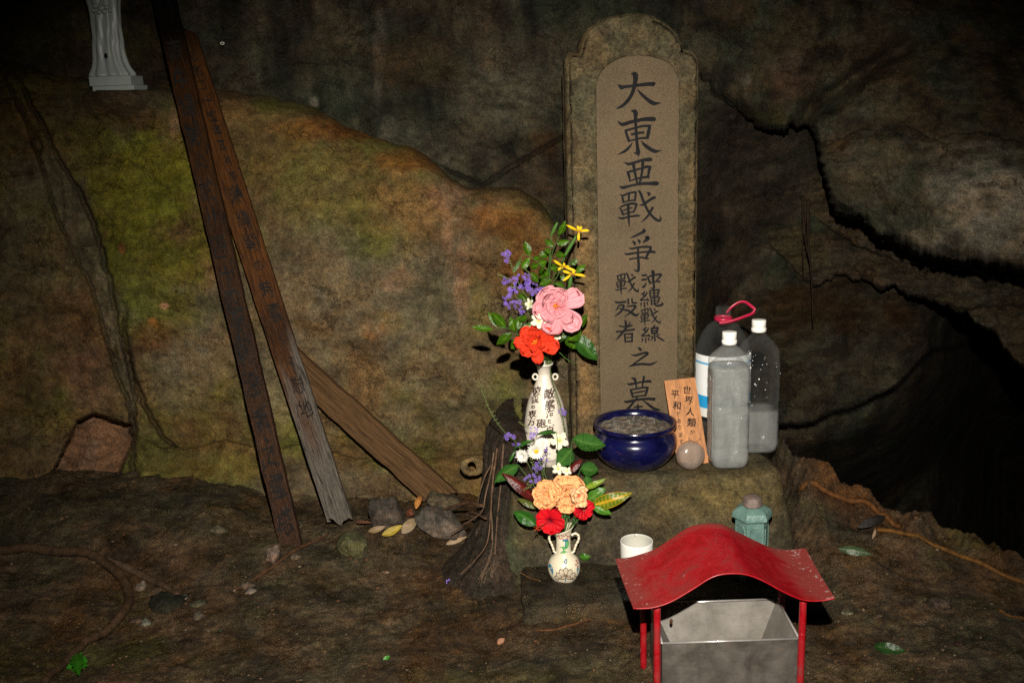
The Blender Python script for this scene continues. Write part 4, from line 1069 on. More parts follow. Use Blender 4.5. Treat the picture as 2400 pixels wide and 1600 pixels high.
def bottle(u, v_base, Y, h_sh, h_cap, rb, rcap, labels, shell, water, level, waist, drops=0, square=True):
    b = PY(u, v_base, Y); cx, cy = b[0], b[1]
    root = thing('plastic_bottle', labels, 'bottle', (cx, cy, ZP), 'plastic bottles of water beside the grave stone')
    S_ = h_sh; H = h_cap
    shp = sq(5.0)
    def fn(a, z, k):
        w = sm(-z, -(S_+.012), -(S_-.03))
        f = 1 + ((shp(a)*.93-1)*w if square else 0)
        # embossed ribs and measure marks
        if .03 < z < S_-.02:
            f += -.035*w*(abs(math.sin(2*a)) < .55)*(.03 < z < waist-.012 or waist+.014 < z < S_-.028) - .012*w*(math.sin(z*260) > .6)*(abs(math.sin(a*2)) < .4) - .02*w*(math.sin(z*260+1.5) > .75)*(abs(math.sin(a*2)) > .8)
        return f
    zs = []
    prof = [(.62*rb, 0.001), (.80*rb, .002), (.93*rb, .009), (rb, .022)]
    for z in np.arange(.03, S_-.004, .0035):
        r = rb*(1 - .045*math.exp(-((z-waist)/.008)**2) - .015*math.exp(-((z-waist*.35)/.006)**2))
        prof.append((r, float(z)))
    nk = rcap*.86
    for t in np.linspace(0, 1, 12): prof.append((nk+(rb-nk)*math.cos(t*PI/2)**1.15*(1-.0*t) if t < 1 else nk, S_+(H-.030-S_)*(t**1.05)))
    prof += [(nk, H-.028), (nk, H-.012)]
    mb = MB(); mb.lathe(prof, (cx, cy, ZP+.0015), 72, fn=fn); mb.build('shell', shell, root)
    wp = [(r*.965, z+.001) for r, z in prof if z < level]
    wp = [(wp[0][0], .003)] + wp
    wp += [(wp[-1][0]*.999, level), (wp[-1][0]*.5, level+.0002)]
    MB().lathe(wp, (cx, cy, ZP+.0015), 72, fn=fn).build('water', water, root)
    cp = [(rcap*.96, H-.027), (rcap*1.06, H-.0265), (rcap*1.06, H-.0185), (rcap*.97, H-.0180), (rcap*.97, H-.0165), (rcap, H-.016), (rcap, H-.0015), (rcap*.94, H), (rcap*.5, H+.0001)]
    MB().lathe(cp, (cx, cy, ZP), 60, fn=lambda a, z, k: 1+.012*math.sin(a*36) if H-.017 < z < H-.001 else 1).build('cap', M['cap'], root)
    if drops:
        mb = MB()
        for _ in range(drops):
            a = -PI/2+rnd.gauss(-.25, .55); z = rnd.uniform(level+.01, S_+.02)
            r = (rb if z < S_-.01 else rb*.93)*fn(a, z, 0)*1.0
            mb.ball((cx+r*math.cos(a), cy+r*math.sin(a), ZP+z), rnd.choice([.0006, .0008, .0010, .0018]), nu=5, nv=6)
        tag(mb.build('water_drops', M['drop'], root), kind='stuff')
    return root, cx, cy, fn
M['emb'] = pet_mat('moulded_ridge', (.44, .45, .43), .35, .08, .2)
M['drop'] = simple('water_drop', (.8, .8, .8), .08, attr=False, spec=1.0)  # real drops, coloured near white to stand for their glints
def emb(root, cx, cy, r, z0, z1, a0, n, fn):
    mb = MB()
    for k in range(n):
        z = z0+(z1-z0)*k/(n-1)
        P = [(cx+(r*fn(a, z, 0)+.0004)*math.cos(a), cy+(r*fn(a, z, 0)+.0004)*math.sin(a), ZP+z+.0025*math.sin((a-a0)*6)) for a in np.linspace(a0-.17, a0+.17, 6)]
        mb.tube(P, .0010, 5)
    for s_ in (-.2, .2):
        P = [(cx+(r*fn(a0+s_, z, 0)+.0003)*math.cos(a0+s_), cy+(r*fn(a0+s_, z, 0)+.0003)*math.sin(a0+s_), ZP+z) for z in np.linspace(z0-.008, z1+.008, 12)]
        mb.tube(P, .0009, 5)
    mb.build('embossed_marks', M['emb'], root)
f1 = bottle(1704, 1094, 2.065, .236, .302, .0445, .0152, 'fogged plastic bottle nearly full of cloudy water, frontmost of the three beside the stone', M['petm'], M['milk'], .226, .142)
emb(f1[0], f1[1], f1[2], .0445, .165, .222, -PI/2+.25, 6, f1[3]); emb(f1[0], f1[1], f1[2], .0445, .025, .118, -PI/2+.25, 6, f1[3])
emb(f1[0], f1[1], f1[2], .0445, .03, .20, -PI+.45, 11, f1[3])
f2 = bottle(1771, 1062, 2.155, .226, .305, .0475, .0155, 'clear plastic bottle a third full of water with a white cap, at the right end', M['pet'], M['milk2'], .098, .112, 34)
# large clear bottle with a red strap
def big_bottle():
    Y = 2.30; b = PY(1690, 1050, Y); cx, cy = b[0], Y
    zt = PY(1687, 718, Y)[2]-ZP; zr = PY(1687, 745, Y)[2]-ZP
    root = thing('large_plastic_bottle', 'large empty clear plastic bottle with a red carrying strap round its neck, behind the others', 'bottle', (cx, cy, ZP))
    rb = .066; sh = zr-.085
    prof = [(.05, .001), (.06, .004), (rb, .02)] + [(rb*(1-.02*(math.sin(z*160) > .6)), z) for z in np.arange(.03, sh-.03, .006)] + [(rb, sh-.02), (rb*.97, sh-.012), (rb, sh), (rb*.93, sh+.02), (rb*.78, sh+.045), (rb*.55, sh+.068), (.021, zr-.008), (.0185, zr), (.0175, zr+.004), (.0175, zt-.004), (.0165, zt-.001), (.0150, zt)]
    mb = MB(); mb.lathe(prof, (cx, cy, ZP+.001), 64, cap=False); mb.build('shell', M['pet'], root)
    for k in range(5):
        z = zr+.007+k*(zt-zr-.01)/5
        MB().tube([(cx+.0179*math.cos(a), cy+.0179*math.sin(a), ZP+z+.0008*a/6) for a in np.linspace(0, 2*PI, 26)], .0007, 5).build('neck_thread', M['pet'], root)
    # paper label, white with a blue band
    z0, z1 = PY(1640, 982, Y-.06)[2], PY(1640, 838, Y-.06)[2]
    rows = []; cols = []
    zz = np.linspace(z0, z1, 60)
    for z in zz:
        t = (z1-z)/(z1-z0)
        c = (.80, .82, .82)
        if .66 < t < .85: c = (.02, .30, .62)
        elif .115 < t < .14: c = (.08, .35, .62)
        elif .85 <= t: c = (.72, .70, .64)
        rows.append([(cx+(rb+.001)*math.cos(a), cy+(rb+.001)*math.sin(a), z) for a in np.linspace(-PI*.98, -PI*.02, 50)])
        cols.append([tuple(q*((.92 if (k_ % 3) else .8) if (t < .64 and int(t*60) % 2 and 10 < k_ < 40 and c[0] > .5) else 1) for q in c) for k_ in range(50)])
    MB().grid(rows, np.array(cols)).build('label', M['paper'], root)
    # strap
    zc = ZP+zr
    ring = [(cx+.0205*math.cos(a), cy+.0205*math.sin(a), zc-.001) for a in np.linspace(0, 2*PI, 40)]
    def ribbon(pts, w, th, tw=None):
        pts = [np.array(p) for p in pts]; rows = []
        for i, p in enumerate(pts):
            t = pts[min(i+1, len(pts)-1)]-pts[max(i-1, 0)]; t /= np.linalg.norm(t)+1e-9
            up_ = np.array([0, 0, 1.]); side = np.cross(t, up_); side /= np.linalg.norm(side)+1e-9
            n_ = np.cross(side, t)
            a = tw[i] if tw is not None else 0
            w_ = math.cos(a)*n_+math.sin(a)*side; d_ = -math.sin(a)*n_+math.cos(a)*side
            rows.append([p+w_*w/2+d_*th/2, p-w_*w/2+d_*th/2, p-w_*w/2-d_*th/2, p+w_*w/2-d_*th/2])
        return MB().grid(rows, wrap=True)
    M['strap'] = simple('red_plastic_strap', (.42, .012, .05), .35, var=.15, scale=60)
    ribbon(ring, .0085, .0015).build('neck_ring', M['strap'], root)
    lp = [PY(1703, 733, Y-.010), PY(1716, 719, Y-.012), PY(1733, 708.5, Y-.012), PY(1747, 708, Y-.012), PY(1759, 716, Y-.012), PY(1769, 726, Y-.014), PY(1762, 735, Y-.016), PY(1744, 742, Y-.02), PY(1722, 750, Y-.022), PY(1700, 756, Y-.022), PY(1686, 757, Y-.021)]
    lp = cat_rom(lp, 6)
    ribbon(lp, .0068, .0014, np.linspace(0.5, -.3, len(lp))).build('strap_loop', M['strap'], root)
M['paper'] = simple('paper_label', (1, 1, 1), .5, var=.04, scale=30)
big_bottle()

# ------------------------------------------------------------------ small glass lying on its side
def glass():
    Yg_ = 2.025; c = PY(1626, 1084, Yg_); r = .0305
    c[2] = ZP+.004+r
    M['frost'] = pet_mat('frosted_glass', (.40, .32, .27), .40, .16, .4, 45, .4)
    M['frost2'] = pet_mat('cloudy_glass_base', (.60, .47, .39), .40, .12, .6, 55, .5)
    root = thing('glass_tumbler', 'small frosted glass tumbler lying on its side in front of the plaque', 'glass', (c[0], c[1], ZP))
    ax = np.array([-.28, .95, .02]); ax /= np.linalg.norm(ax)
    e1 = np.cross(ax, [0, 0, 1.]); e1 /= np.linalg.norm(e1); e2 = np.cross(e1, ax)
    def L(prof):
        rows = [[c+ax*z+rr*(math.cos(t)*e1+math.sin(t)*e2) for t in np.linspace(0, 2*PI, 48, endpoint=False)] for rr, z in prof]
        mb = MB(); mb.grid(rows, wrap=True); return mb
    L([(.0005, -.004), (.010, -.0038), (.020, -.002), (.026, .0005), (.0285, .004), (r, .008), (r*1.02, .016), (r*1.02, .024), (r*.97, .0248), (r*.95, .018), (r*.93, .014)]).build('body', M['frost'], root)
    L([(.0005, .0025), (.012, .003), (.021, .005), (.0265, .010), (.027, .016)]).build('base', M['frost2'], root)
glass()

# ------------------------------------------------------------------ white cup
M['porc'] = simple('white_porcelain', (.74, .73, .68), .18, var=.05, scale=20, spec=.5)
cc_ = PZ(1492, 1290, ZS+.05); cx, cy = PZ(1492, 1268, ZS+.066)[:2]
cup = thing('white_cup', 'plain white porcelain cup with a blue brush mark, standing on the wet stone step', 'cup', (cx, cy, ZS))
rc = .0345
pr = [(.025, .001), (.026, .003), (.030, .008), (rc*.985, .02), (rc, .04), (rc, .064), (rc*.99, .0665), (rc*.955, .067), (rc*.93, .0655), (rc*.925, .062), (rc*.925, .02), (.024, .010), (.002, .009)]
mb = MB(); mb.lathe(pr, (cx, cy, ZS+.001), 56, cap=False)
mb.c = [((1, 1, 1) if i//56 < 8 else (.62, .62, .58)) for i in range(len(mb.v))]; mb.build('body', M['porc'], cup)  # inside of the cup darkened in colour to stand for its shade
M['bluepaint'] = simple('blue_underglaze', (.03, .06, .16), .25, attr=False)
mb = MB()
P = cat_rom([(-.25+t*.9, .030+.020*math.sin(t*2.2), .0) for t in np.linspace(0, 1, 6)], 5)
rows = [[(cx+(rc+.0003)*math.cos(-PI/2+p[0]+.25), cy+(rc+.0003)*math.sin(-PI/2+p[0]+.25), ZS+p[1]+dz*(.3+math.sin(i/len(P)*PI))) for dz in (-.0022, 0, .0022)] for i, p in enumerate(P)]
mb.grid(rows); mb.build('brush_mark', M['bluepaint'], cup)
MB().tube([(cx+.0, cy+rc*.93, ZS+.062), (cx+.0005, cy+rc*.95, ZS+.069)], .0006, 5, (.1, .08, .06)).build('crack', M['stem'], cup)

# ------------------------------------------------------------------ little green lantern
M['lgreen'] = simple('pale_green_enamel', (.075, .145, .125), .45, var=.2, scale=40, bumps=.3, col2=(.125, .215, .185))
M['knob'] = simple('grey_knob', (.13, .095, .08), .6, var=.4, scale=60, bumps=.4)
lx, ly = PY(1761, 1280, 1.905)[0], 1.905
lan = thing('garden_lantern', 'small pale green hexagonal lantern with a grey brown knob on its top', 'lantern', (lx, ly, ZS))
zt = PY(1761, 1212, 1.905)[2]-ZS
hexa = lambda rot: (lambda a, z, k: math.cos(PI/6)/math.cos(((a+rot) % (PI/3))-PI/6))
def hexlathe(prof, name, mat, rot=0.0, n=48):
    o = MB().lathe(prof, (lx, ly, ZS+.001), n, fn=hexa(rot), cap=True).build(name, mat, lan); smooth_by_angle(o, 25); return o
rb_ = .0345
hexlathe([(rb_*1.15, 0), (rb_*1.15, .012), (rb_*1.0, .016), (rb_, .018), (rb_, zt-.001)], 'body', M['lgreen'], 0)
hexlathe([(rb_*1.0, zt-.001), (rb_*1.12, zt), (rb_*1.22, zt+.003), (rb_*1.22, zt+.009), (rb_*1.1, zt+.017), (rb_*.85, zt+.023), (rb_*.6, zt+.026), (rb_*.45, zt+.0265)], 'lantern_roof', M['lgreen'], 0)
MB().lathe([(.0195, zt+.026), (.0205, zt+.028), (.0205, zt+.031), (.0190, zt+.032), (.0190, zt+.040), (.0175, zt+.044), (.010, zt+.0462), (.002, zt+.0467)], (lx, ly, ZS+.001), 36, fn=lambda a, z, k: 1+.02*math.sin(a*30)).build('knob', M['knob'], lan)
# flat window panels, recess shade put into their colour, each with a raised rim
M['lwin'] = simple('lantern_window_shade', (.045, .09, .08), .5, var=.5, scale=60, col2=(.10, .18, .16))
ap = rb_*math.cos(PI/6)
for k in range(6):
    a = -PI/2 + k*PI/3
    nx, ny = math.cos(a), math.sin(a); tx, ty = -ny, nx
    w, z0_, z1_ = .0115, .035, zt-.010
    out_ = [(-w, z0_), (w, z0_), (w, z1_-.006), (w-.005, z1_), (-w+.005, z1_), (-w, z1_-.006)]
    def pos(x, z, d): return (lx+nx*(ap+d)+tx*x, ly+ny*(ap+d)+ty*x, ZS+z)
    MB().add([pos(x, z, .0006) for x, z in out_], [tuple(range(6))], (1, 1, 1)).build('window', M['lwin'], lan, smooth=False)
    loop = [pos(x, z, .0010) for x, z in out_+out_[:1]]
    o = MB().tube(loop, .0011, 6, (1.25, 1.2, 1.15)).build('window_frame', M['lgreen'], lan)
mb = MB(); mb.ball((lx, ly-ap-.0006, ZS+zt*.52), .006, (.25, .12, .05), 8, 10, (.6, .12, 1.5)); mb.build('rust_stain', M['knob'], lan)

# ------------------------------------------------------------------ red roofed stand over a steel box
def red_mat():
    m, nt, out = new_mat('chipped_red_paint')
    tc = N(nt, 'ShaderNodeTexCoord').outputs['Object']
    n1 = noise(nt, mapping(nt, tc, (1, 1, 1)), 16, 6, .7, .8); n2 = noise(nt, tc, 90, 5, .7); n3 = noise(nt, mapping(nt, tc, (1, 3, 1)), 130, 4, .7, 2.0)
    at = N(nt, 'ShaderNodeAttribute', attribute_name='Col').outputs['Color']
    c = ramp(nt, n1, [(.35, (.20, .002, .005)), (.55, (.26, .003, .008)), (.7, (.17, .010, .012))])
    c = mixc(nt, 'MULTIPLY', .5, c, ramp(nt, n2, [(.3, .6), (.6, 1.1)]))
    # worn, greyish film where vertex colour says so; chips of bare metal
    ad = N(nt, 'ShaderNodeMath', operation='MULTIPLY'); nt.links.new(at, ad.inputs[0]); nt.links.new(n1, ad.inputs[1])
    c = mixc(nt, 'MIX', ramp(nt, ad.outputs[0], [(.22, 0.0), (.42, .55)]), c, (.11, .045, .035))
    ad2 = N(nt, 'ShaderNodeMath', operation='MULTIPLY_ADD'); nt.links.new(at, ad2.inputs[0]); ad2.inputs[1].default_value = .16; nt.links.new(n2, ad2.inputs[2])
    chip = ramp(nt, ad2.outputs[0], [(.765, 0.0), (.78, .65)])
    c = mixc(nt, 'MIX', chip, c, (.32, .29, .27))
    sc_ = ramp(nt, n3, [(.70, 0.0), (.73, .35)])
    c = mixc(nt, 'MIX', sc_, c, (.32, .08, .08))
    p = N(nt, 'ShaderNodeBsdfPrincipled'); nt.links.new(c, p.inputs['Base Color']); p.inputs['Specular IOR Level'].default_value = .45
    nt.links.new(ramp(nt, n1, [(.35, .3), (.65, .5)]), p.inputs['Roughness'])
    b = bump(nt, n1, .12, .01); b = bump(nt, chip, .3, .0008, b); nt.links.new(b, p.inputs['Normal'])
    nt.links.new(p.outputs[0], out.inputs[0]); return m
M['red'] = red_mat()
Yf, Yb = 1.483, 1.66
shrine = thing('red_roof_stand', 'red painted metal stand with a wavy curved roof on four thin round legs', 'stand', (0.355, 1.57, 0.06))
fr = [(1484, 1422.5), (1495, 1424), (1533, 1421), (1574, 1407), (1624, 1378), (1664, 1353), (1694, 1343.5), (1731, 1342), (1759, 1347), (1793, 1361), (1835, 1384), (1877, 1402), (1905, 1406), (1935, 1404), (1956, 1399)]
bkp = [(1442, 1308.5), (1470, 1306), (1494, 1300), (1535, 1286), (1574, 1261), (1613, 1236), (1652, 1227), (1675, 1226.5), (1697, 1230), (1725, 1244), (1765, 1264), (1798, 1279), (1821, 1286), (1849, 1287.5), (1888, 1283.5)]
A = np.array(cat_rom([PY(u, v, Yf) for u, v in fr], 6)); Bk_ = np.array(cat_rom([PY(u, v, Yb) for u, v in bkp], 6))
rows = []; cols = []
for t in np.linspace(0, 1, 22):
    r = A*(1-t)+Bk_*t; r[:, 2] -= .003*math.sin(t*PI)
    rows.append(r)
    e = np.linspace(0, 1, len(A))
    w = .45+.55*(np.maximum(sm(e, .72, .95), sm(-e, -.25, -.05)*.75)) + .2*math.exp(-((t-.95)/.05)**2)
    cols.append(np.stack([w, w, w], -1))
top = np.array(rows); bot = top - np.array([0, 0, .0022])
mb = MB(); mb.grid(top, np.array(cols)); mb.grid(bot, np.array(cols)*.4, flip=True)
nr, nc = top.shape[:2]; off = nr*nc
for j in range(nc-1): mb.f += [(j, off+j, off+j+1, j+1), ((nr-1)*nc+j, (nr-1)*nc+j+1, off+(nr-1)*nc+j+1, off+(nr-1)*nc+j)]
for i in range(nr-1): mb.f += [(i*nc, (i+1)*nc, off+(i+1)*nc, off+i*nc), (i*nc+nc-1, off+i*nc+nc-1, off+(i+1)*nc+nc-1, (i+1)*nc+nc-1)]
o = mb.build('roof', M['red'], shrine); smooth_by_angle(o, 50)
mb = MB(); mb.tube(A-np.array([0, 0, .001]), .0014, 6, (.3, .3, .3)); mb.build('rolled_edge', M['red'], shrine)
def roof_z(x, y):
    t = (y-Yf)/(Yb-Yf); r = A*(1-t)+Bk_*t; return float(np.interp(x, r[:, 0], r[:, 2]))-.0022
legs = {}
for (u, y, nm) in ((1540, 1.502, 'fl'), (1879, 1.502, 'fr'), (1508, 1.640, 'bl'), (1831, 1.640, 'br')):
    v0 = {'fl': 1500, 'fr': 1500, 'bl': 1500, 'br': 1420}[nm]
    p = PY(u, v0, y); x = p[0]; zb = float(gz(x, y))-.01
    zt_ = roof_z(x, y)
    P = [(x, y, z) for z in np.linspace(zb, zt_-.0005, 14)]
    MB().tube(P, .0060, 16, (.5, .5, .5)).build('leg', M['red'], shrine)
    legs[nm] = (x, y)
def steel_mat(name, c1_, c2_, rough, metal, sc=8, stain=(.12, .09, .065)):
    m, nt, out = new_mat(name)
    tc = N(nt, 'ShaderNodeTexCoord').outputs['Object']
    n1 = noise(nt, tc, sc*4, 6, .65, .4); n2 = noise(nt, tc, sc*10, 5, .65); n3 = noise(nt, mapping(nt, tc, (2, 2, 30)), 20, 4, .6)
    c = ramp(nt, n1, [(.35, c1_), (.65, c2_)])
    c = mixc(nt, 'MULTIPLY', .6, c, ramp(nt, n2, [(.3, .7), (.7, 1.15)])); c = mixc(nt, 'MULTIPLY', .3, c, ramp(nt, n3, [(.3, .7), (.7, 1.2)]))
    c = mixc(nt, 'MIX', ramp(nt, noise(nt, tc, sc*7, 5, .7, 1.0), [(.55, 0.0), (.72, .5)]), c, stain)
    p = N(nt, 'ShaderNodeBsdfPrincipled'); nt.links.new(c, p.inputs['Base Color']); p.inputs['Metallic'].default_value = metal
    nt.links.new(ramp(nt, n2, [(.3, rough-.08), (.7, rough+.15)]), p.inputs['Roughness'])
    nt.links.new(bump(nt, n1, .15, .004), p.inputs['Normal']); nt.links.new(p.outputs[0], out.inputs[0]); return m
M['steel'] = steel_mat('stained_steel', (.055, .048, .040), (.125, .112, .098), .42, .35, 5)
M['steel_in'] = steel_mat('dull_steel_inside', (.13, .118, .10), (.20, .185, .165), .5, .25, 4, (.14, .11, .08))
M['steel_rim'] = simple('bright_steel_edge', (.42, .40, .38), .25, metal=.6, attr=False)
x0, x1 = PY(1552, 1508, 1.516)[0], PY(1872, 1494, 1.516)[0]; zr_ = 0.196; y0, y1 = 1.516, 1.652
box = thing('steel_box', 'open topped stained steel box with sloping inner sides, standing under the red roof', 'steel box', ((x0+x1)/2, 1.585, 0.07))
zb = 0.066
M_ = MB()
def wall(name, pts, mat):
    return MB().add(pts, [tuple(range(len(pts)))]).build(name, mat, box, smooth=False)
def gridquad(a, b, c, d, n, m):
    a, b, c, d = map(np.array, (a, b, c, d)); return [[(a*(1-s_)+b*s_)*(1-t)+(d*(1-s_)+c*s_)*t for s_ in np.linspace(0, 1, m)] for t in np.linspace(0, 1, n)]
th = .0015
def panel(name, a, b, c, d, nrm, mat, dent=.0):
    P = np.array(gridquad(a, b, c, d, 10, 14)); n_ = np.array(nrm, float)
    P = P + n_*(dent*fbm(P, 9, 2, .5))[..., None]
    mb = MB(); mb.grid(P); mb.grid(P-n_*th, flip=True)
    nn, mm = 10, 14; of = nn*mm
    for j in range(mm-1): mb.f += [(j, j+1, of+j+1, of+j), ((nn-1)*mm+j, of+(nn-1)*mm+j, of+(nn-1)*mm+j+1, (nn-1)*mm+j+1)]
    for i in range(nn-1): mb.f += [(i*mm, of+i*mm, of+(i+1)*mm, (i+1)*mm), (i*mm+mm-1, (i+1)*mm+mm-1, of+(i+1)*mm+mm-1, of+i*mm+mm-1)]
    o = mb.build(name, mat, box); smooth_by_angle(o, 30); return o
panel('front_side', (x0, y0, zr_), (x1, y0, zr_), (x1, y0, zb), (x0, y0, zb), (0, -1, 0), M['steel'], .002)
panel('back_side', (x0, y1, zr_), (x1, y1, zr_), (x1, y1, zb), (x0, y1, zb), (0, 1, 0), M['steel'])
panel('left_side', (x0, y0, zr_), (x0, y1, zr_), (x0, y1, zb), (x0, y0, zb), (-1, 0, 0), M['steel'])
panel('right_side', (x1, y0, zr_), (x1, y1, zr_), (x1, y1, zb), (x1, y0, zb), (1, 0, 0), M['steel'])
i0, i1, j0, j1, zi = x0+.045, x1-.045, y0+.03, y1-.028, zb+.035
e = .0022
panel('inner_slope', (x0+e, y1-e, zr_-.001), (x1-e, y1-e, zr_-.001), (i1, j1, zi), (i0, j1, zi), (0, -.6, .8), M['steel_in'])
panel('inner_slope', (x0+e, y0+e, zr_-.001), (x0+e, y1-e, zr_-.001), (i0, j1, zi), (i0, j0, zi), (.8, 0, .6), M['steel_in'])
panel('inner_slope', (x1-e, y1-e, zr_-.001), (x1-e, y0+e, zr_-.001), (i1, j0, zi), (i1, j1, zi), (-.8, 0, .6), M['steel_in'])
panel('inner_slope', (x1-e, y0+e, zr_-.001), (x0+e, y0+e, zr_-.001), (i0, j0, zi), (i1, j0, zi), (0, .6, .8), M['steel_in'])
panel('bottom', (i0, j1, zi), (i1, j1, zi), (i1, j0, zi), (i0, j0, zi), (0, 0, 1), M['steel_in'])
rim = [(x0-.0005, y0-.0005, zr_), (x1+.0005, y0-.0005, zr_), (x1+.0005, y1+.0005, zr_), (x0-.0005, y1+.0005, zr_)]
for k in range(4):
    MB().tube([rim[k], rim[(k+1) % 4]], .0021, 8).build('rim', M['steel_rim'], box)
MB().ball(PY(1573, 1455, 1.60)-np.array([0, .0, 0]), .005, (.3, .15, .05), 6, 8, (.6, .3, 1.2)).build('rust_spot', M['knob'], box)
# ------------------------------------------------------------------ vases
def four(x, y): return 1080+x/4.126, 480+y/4.126       # measured on an enlarged view of the upper bouquet
def five(x, y): return 1080+x/2.9025, 840+y/2.9025     # measured on an enlarged view of the lower bouquet
M['vase'] = None
def speck_mat(name, base, dot, sc, amt):
    m, nt, out = new_mat(name)
    tc = N(nt, 'ShaderNodeTexCoord').outputs['Object']
    n1 = noise(nt, tc, sc, 3, .7); n2 = noise(nt, tc, 25, 4, .6)
    c = mixc(nt, 'MIX', ramp(nt, n1, [(amt, 0.0), (amt+.07, .75)]), mixc(nt, 'MULTIPLY', .5, (*base, 1), ramp(nt, n2, [(.3, .8), (.7, 1.1)])), (*dot, 1))
    p = N(nt, 'ShaderNodeBsdfPrincipled'); nt.links.new(c, p.inputs['Base Color']); p.inputs['Roughness'].default_value = .35
    nt.links.new(bump(nt, n2, .1, .005, bump(nt, n1, .15, .0006)), p.inputs['Normal']); nt.links.new(p.outputs[0], out.inputs[0]); return m
M['vase'] = speck_mat('speckled_white_glaze', (.62, .57, .48), (.22, .12, .07), 420, .60)
M['vase2'] = speck_mat('cream_glaze', (.62, .56, .42), (.38, .26, .12), 120, .64)
VY = 2.115
vx = PY(1279, 1000, VY)[0]; topz = PY(1279, 851, VY)[2]
VH = topz-ZP
def zc5(y): return PY(1279, 840+y/2.9025, VY)[2]-ZP
wp = 1/2.9025*VY/.985/FPX
vprof_ = [(VH, 62), (VH-.003, 63), (zc5(45), 50), (zc5(75), 41), (zc5(110), 42), (zc5(140), 52), (zc5(200), 80), (zc5(260), 108), (zc5(320), 128), (zc5(400), 144), (zc5(480), 153), (zc5(560), 157), (zc5(640), 156), (.02, 140), (.004, 112), (0, 100)]
vp = [tuple(x) for x in cat_rom([(h*1.0, z, 0) for z, h in [(a, b*wp) for a, b in vprof_]], 5)][::-1]
vase = thing('tall_vase', 'tall speckled white vase with brown brush writing and two small ring handles', 'vase', (vx, VY, ZP))
pr = [(a, b) for a, b, _ in vp]; pr += [(56*wp, VH), (38*wp, VH-.03), (36*wp, VH-.07)]
MB().lathe(pr, (vx, VY, ZP+.001), 64).build('body', M['vase'], vase)
vz = np.array([b for a, b, _ in vp]); vr = np.array([a for a, b, _ in vp])
for sx, cxx in ((-1, 506), (1, 642)):
    c = PY(*five(cxx, 122), VY); rr = 17*wp
    MB().tube([(c[0]+rr*math.cos(a), VY-.002, c[2]+rr*1.15*math.sin(a)) for a in np.linspace(0, 2*PI, 26)], 7*wp, 8, jit=.1).build('handle', M['vase'], vase)
def on_lathe(cx, cy, z0, zs, rs):
    def f(u, v, lift=.0004):
        r = ray(u, v); Y = cy-.03
        for _ in range(6):
            p = C0+r*(Y/r[1]); R_ = float(np.interp(p[2]-z0, zs, rs)); dx = p[0]-cx
            Y = cy-math.sqrt(max(R_*R_-dx*dx, 1e-8))-lift
        return C0+r*(Y/r[1])
    return f
onv = on_lathe(vx, VY, ZP+.001, vz, vr)
for ch, x, y, s_ in (('敵', 600, 238, 76), ('艦', 604, 312, 72), ('海', 606, 374, 62), ('と', 602, 424, 34), ('百', 606, 480, 62), ('彼', 514, 218, 64), ('我', 500, 278, 56), ('の', 490, 328, 32), ('夜', 486, 374, 54), ('方', 478, 428, 56), ('砲', 545, 440, 66)):
    V, Fc = glyph(ch); mb = MB()
    mb.add([onv(*five(x+s_*a, y-s_*(b+.15*a)), .0005) for a, b in V], Fc); mb.add([onv(*five(x+3+s_*a, y+1.5-s_*(b+.15*a)), .00056) for a, b in V], Fc)
    mb.build('painted_character', M['brownink'], vase, smooth=False)

SY = 1.925
sx0 = PY(*five(702, 1420), SY)[0]
def zs5(y): return PY(*five(702, y), SY)[2]-ZS
wq = 1/2.9025*SY/.96/FPX
sp_ = [(0, 50), (.003, 58), (zs5(1500), 74), (zs5(1480), 94), (zs5(1450), 110), (zs5(1420), 115), (zs5(1390), 111), (zs5(1360), 96), (zs5(1335), 70), (zs5(1315), 57), (zs5(1280), 52), (zs5(1230), 51), (zs5(1200), 53), (zs5(1180), 60), (zs5(1165), 72), (zs5(1158), 76), (zs5(1152), 75)]
sp_ = [(z, h*wq) for z, h in sp_]
svp = cat_rom([(h, z, 0) for z, h in sp_], 4)
svase = thing('small_vase', 'small cream vase painted with a lotus, two frilled handles, on the wet stone step', 'vase', (sx0, SY, ZS))
mb = MB(); pr = [(a, b) for a, b, _ in svp] + [(66*wq, sp_[-1][0]-.002), (46*wq, sp_[-1][0]-.01), (44*wq, sp_[-1][0]-.04)]
mb.lathe(pr, (sx0, SY, ZS+.001), 60)
zt_ = sp_[-4][0]
mb.v = [(x, y, z+max(0, (z-ZS-zt_))*0+(.33*(x-sx0))*sm(z-ZS, zt_-.004, zt_+.006)) for x, y, z in mb.v]
mb.build('body', M['vase2'], svase)
for sg in (-1, 1):
    pts = [(702+sg*50, 1200), (702+sg*78, 1188), (702+sg*100, 1205), (702+sg*98, 1235), (702+sg*84, 1262), (702+sg*74, 1290), (702+sg*66, 1312), (702+sg*48, 1322)]
    P = cat_rom([PY(*five(*p), SY-.003) for p in pts], 6)
    MB().tube(P, [(8.5+1.6*math.sin(i*1.3))*wq for i in range(len(P))], 8).build('handle', M['vase2'], svase)
ons = on_lathe(sx0, SY, ZS+.001, np.array([b for a, b, _ in svp]), np.array([a for a, b, _ in svp]))
def paint(name, pts, col, rough=.3):
    m = M.get('pt'+name) or simple(name, col, rough, var=.25, scale=120, attr=False); M['pt'+name] = m
    return m
brown = paint('brown_line_paint', 0, (.10, .055, .03)); pgreen = paint('green_vase_paint', 0, (.10, .30, .10)); pblue = paint('blue_vase_paint', 0, (.03, .16, .26)); pred = paint('red_vase_paint', 0, (.38, .08, .05)); pgrey = paint('pale_lotus_paint', 0, (.42, .36, .27))
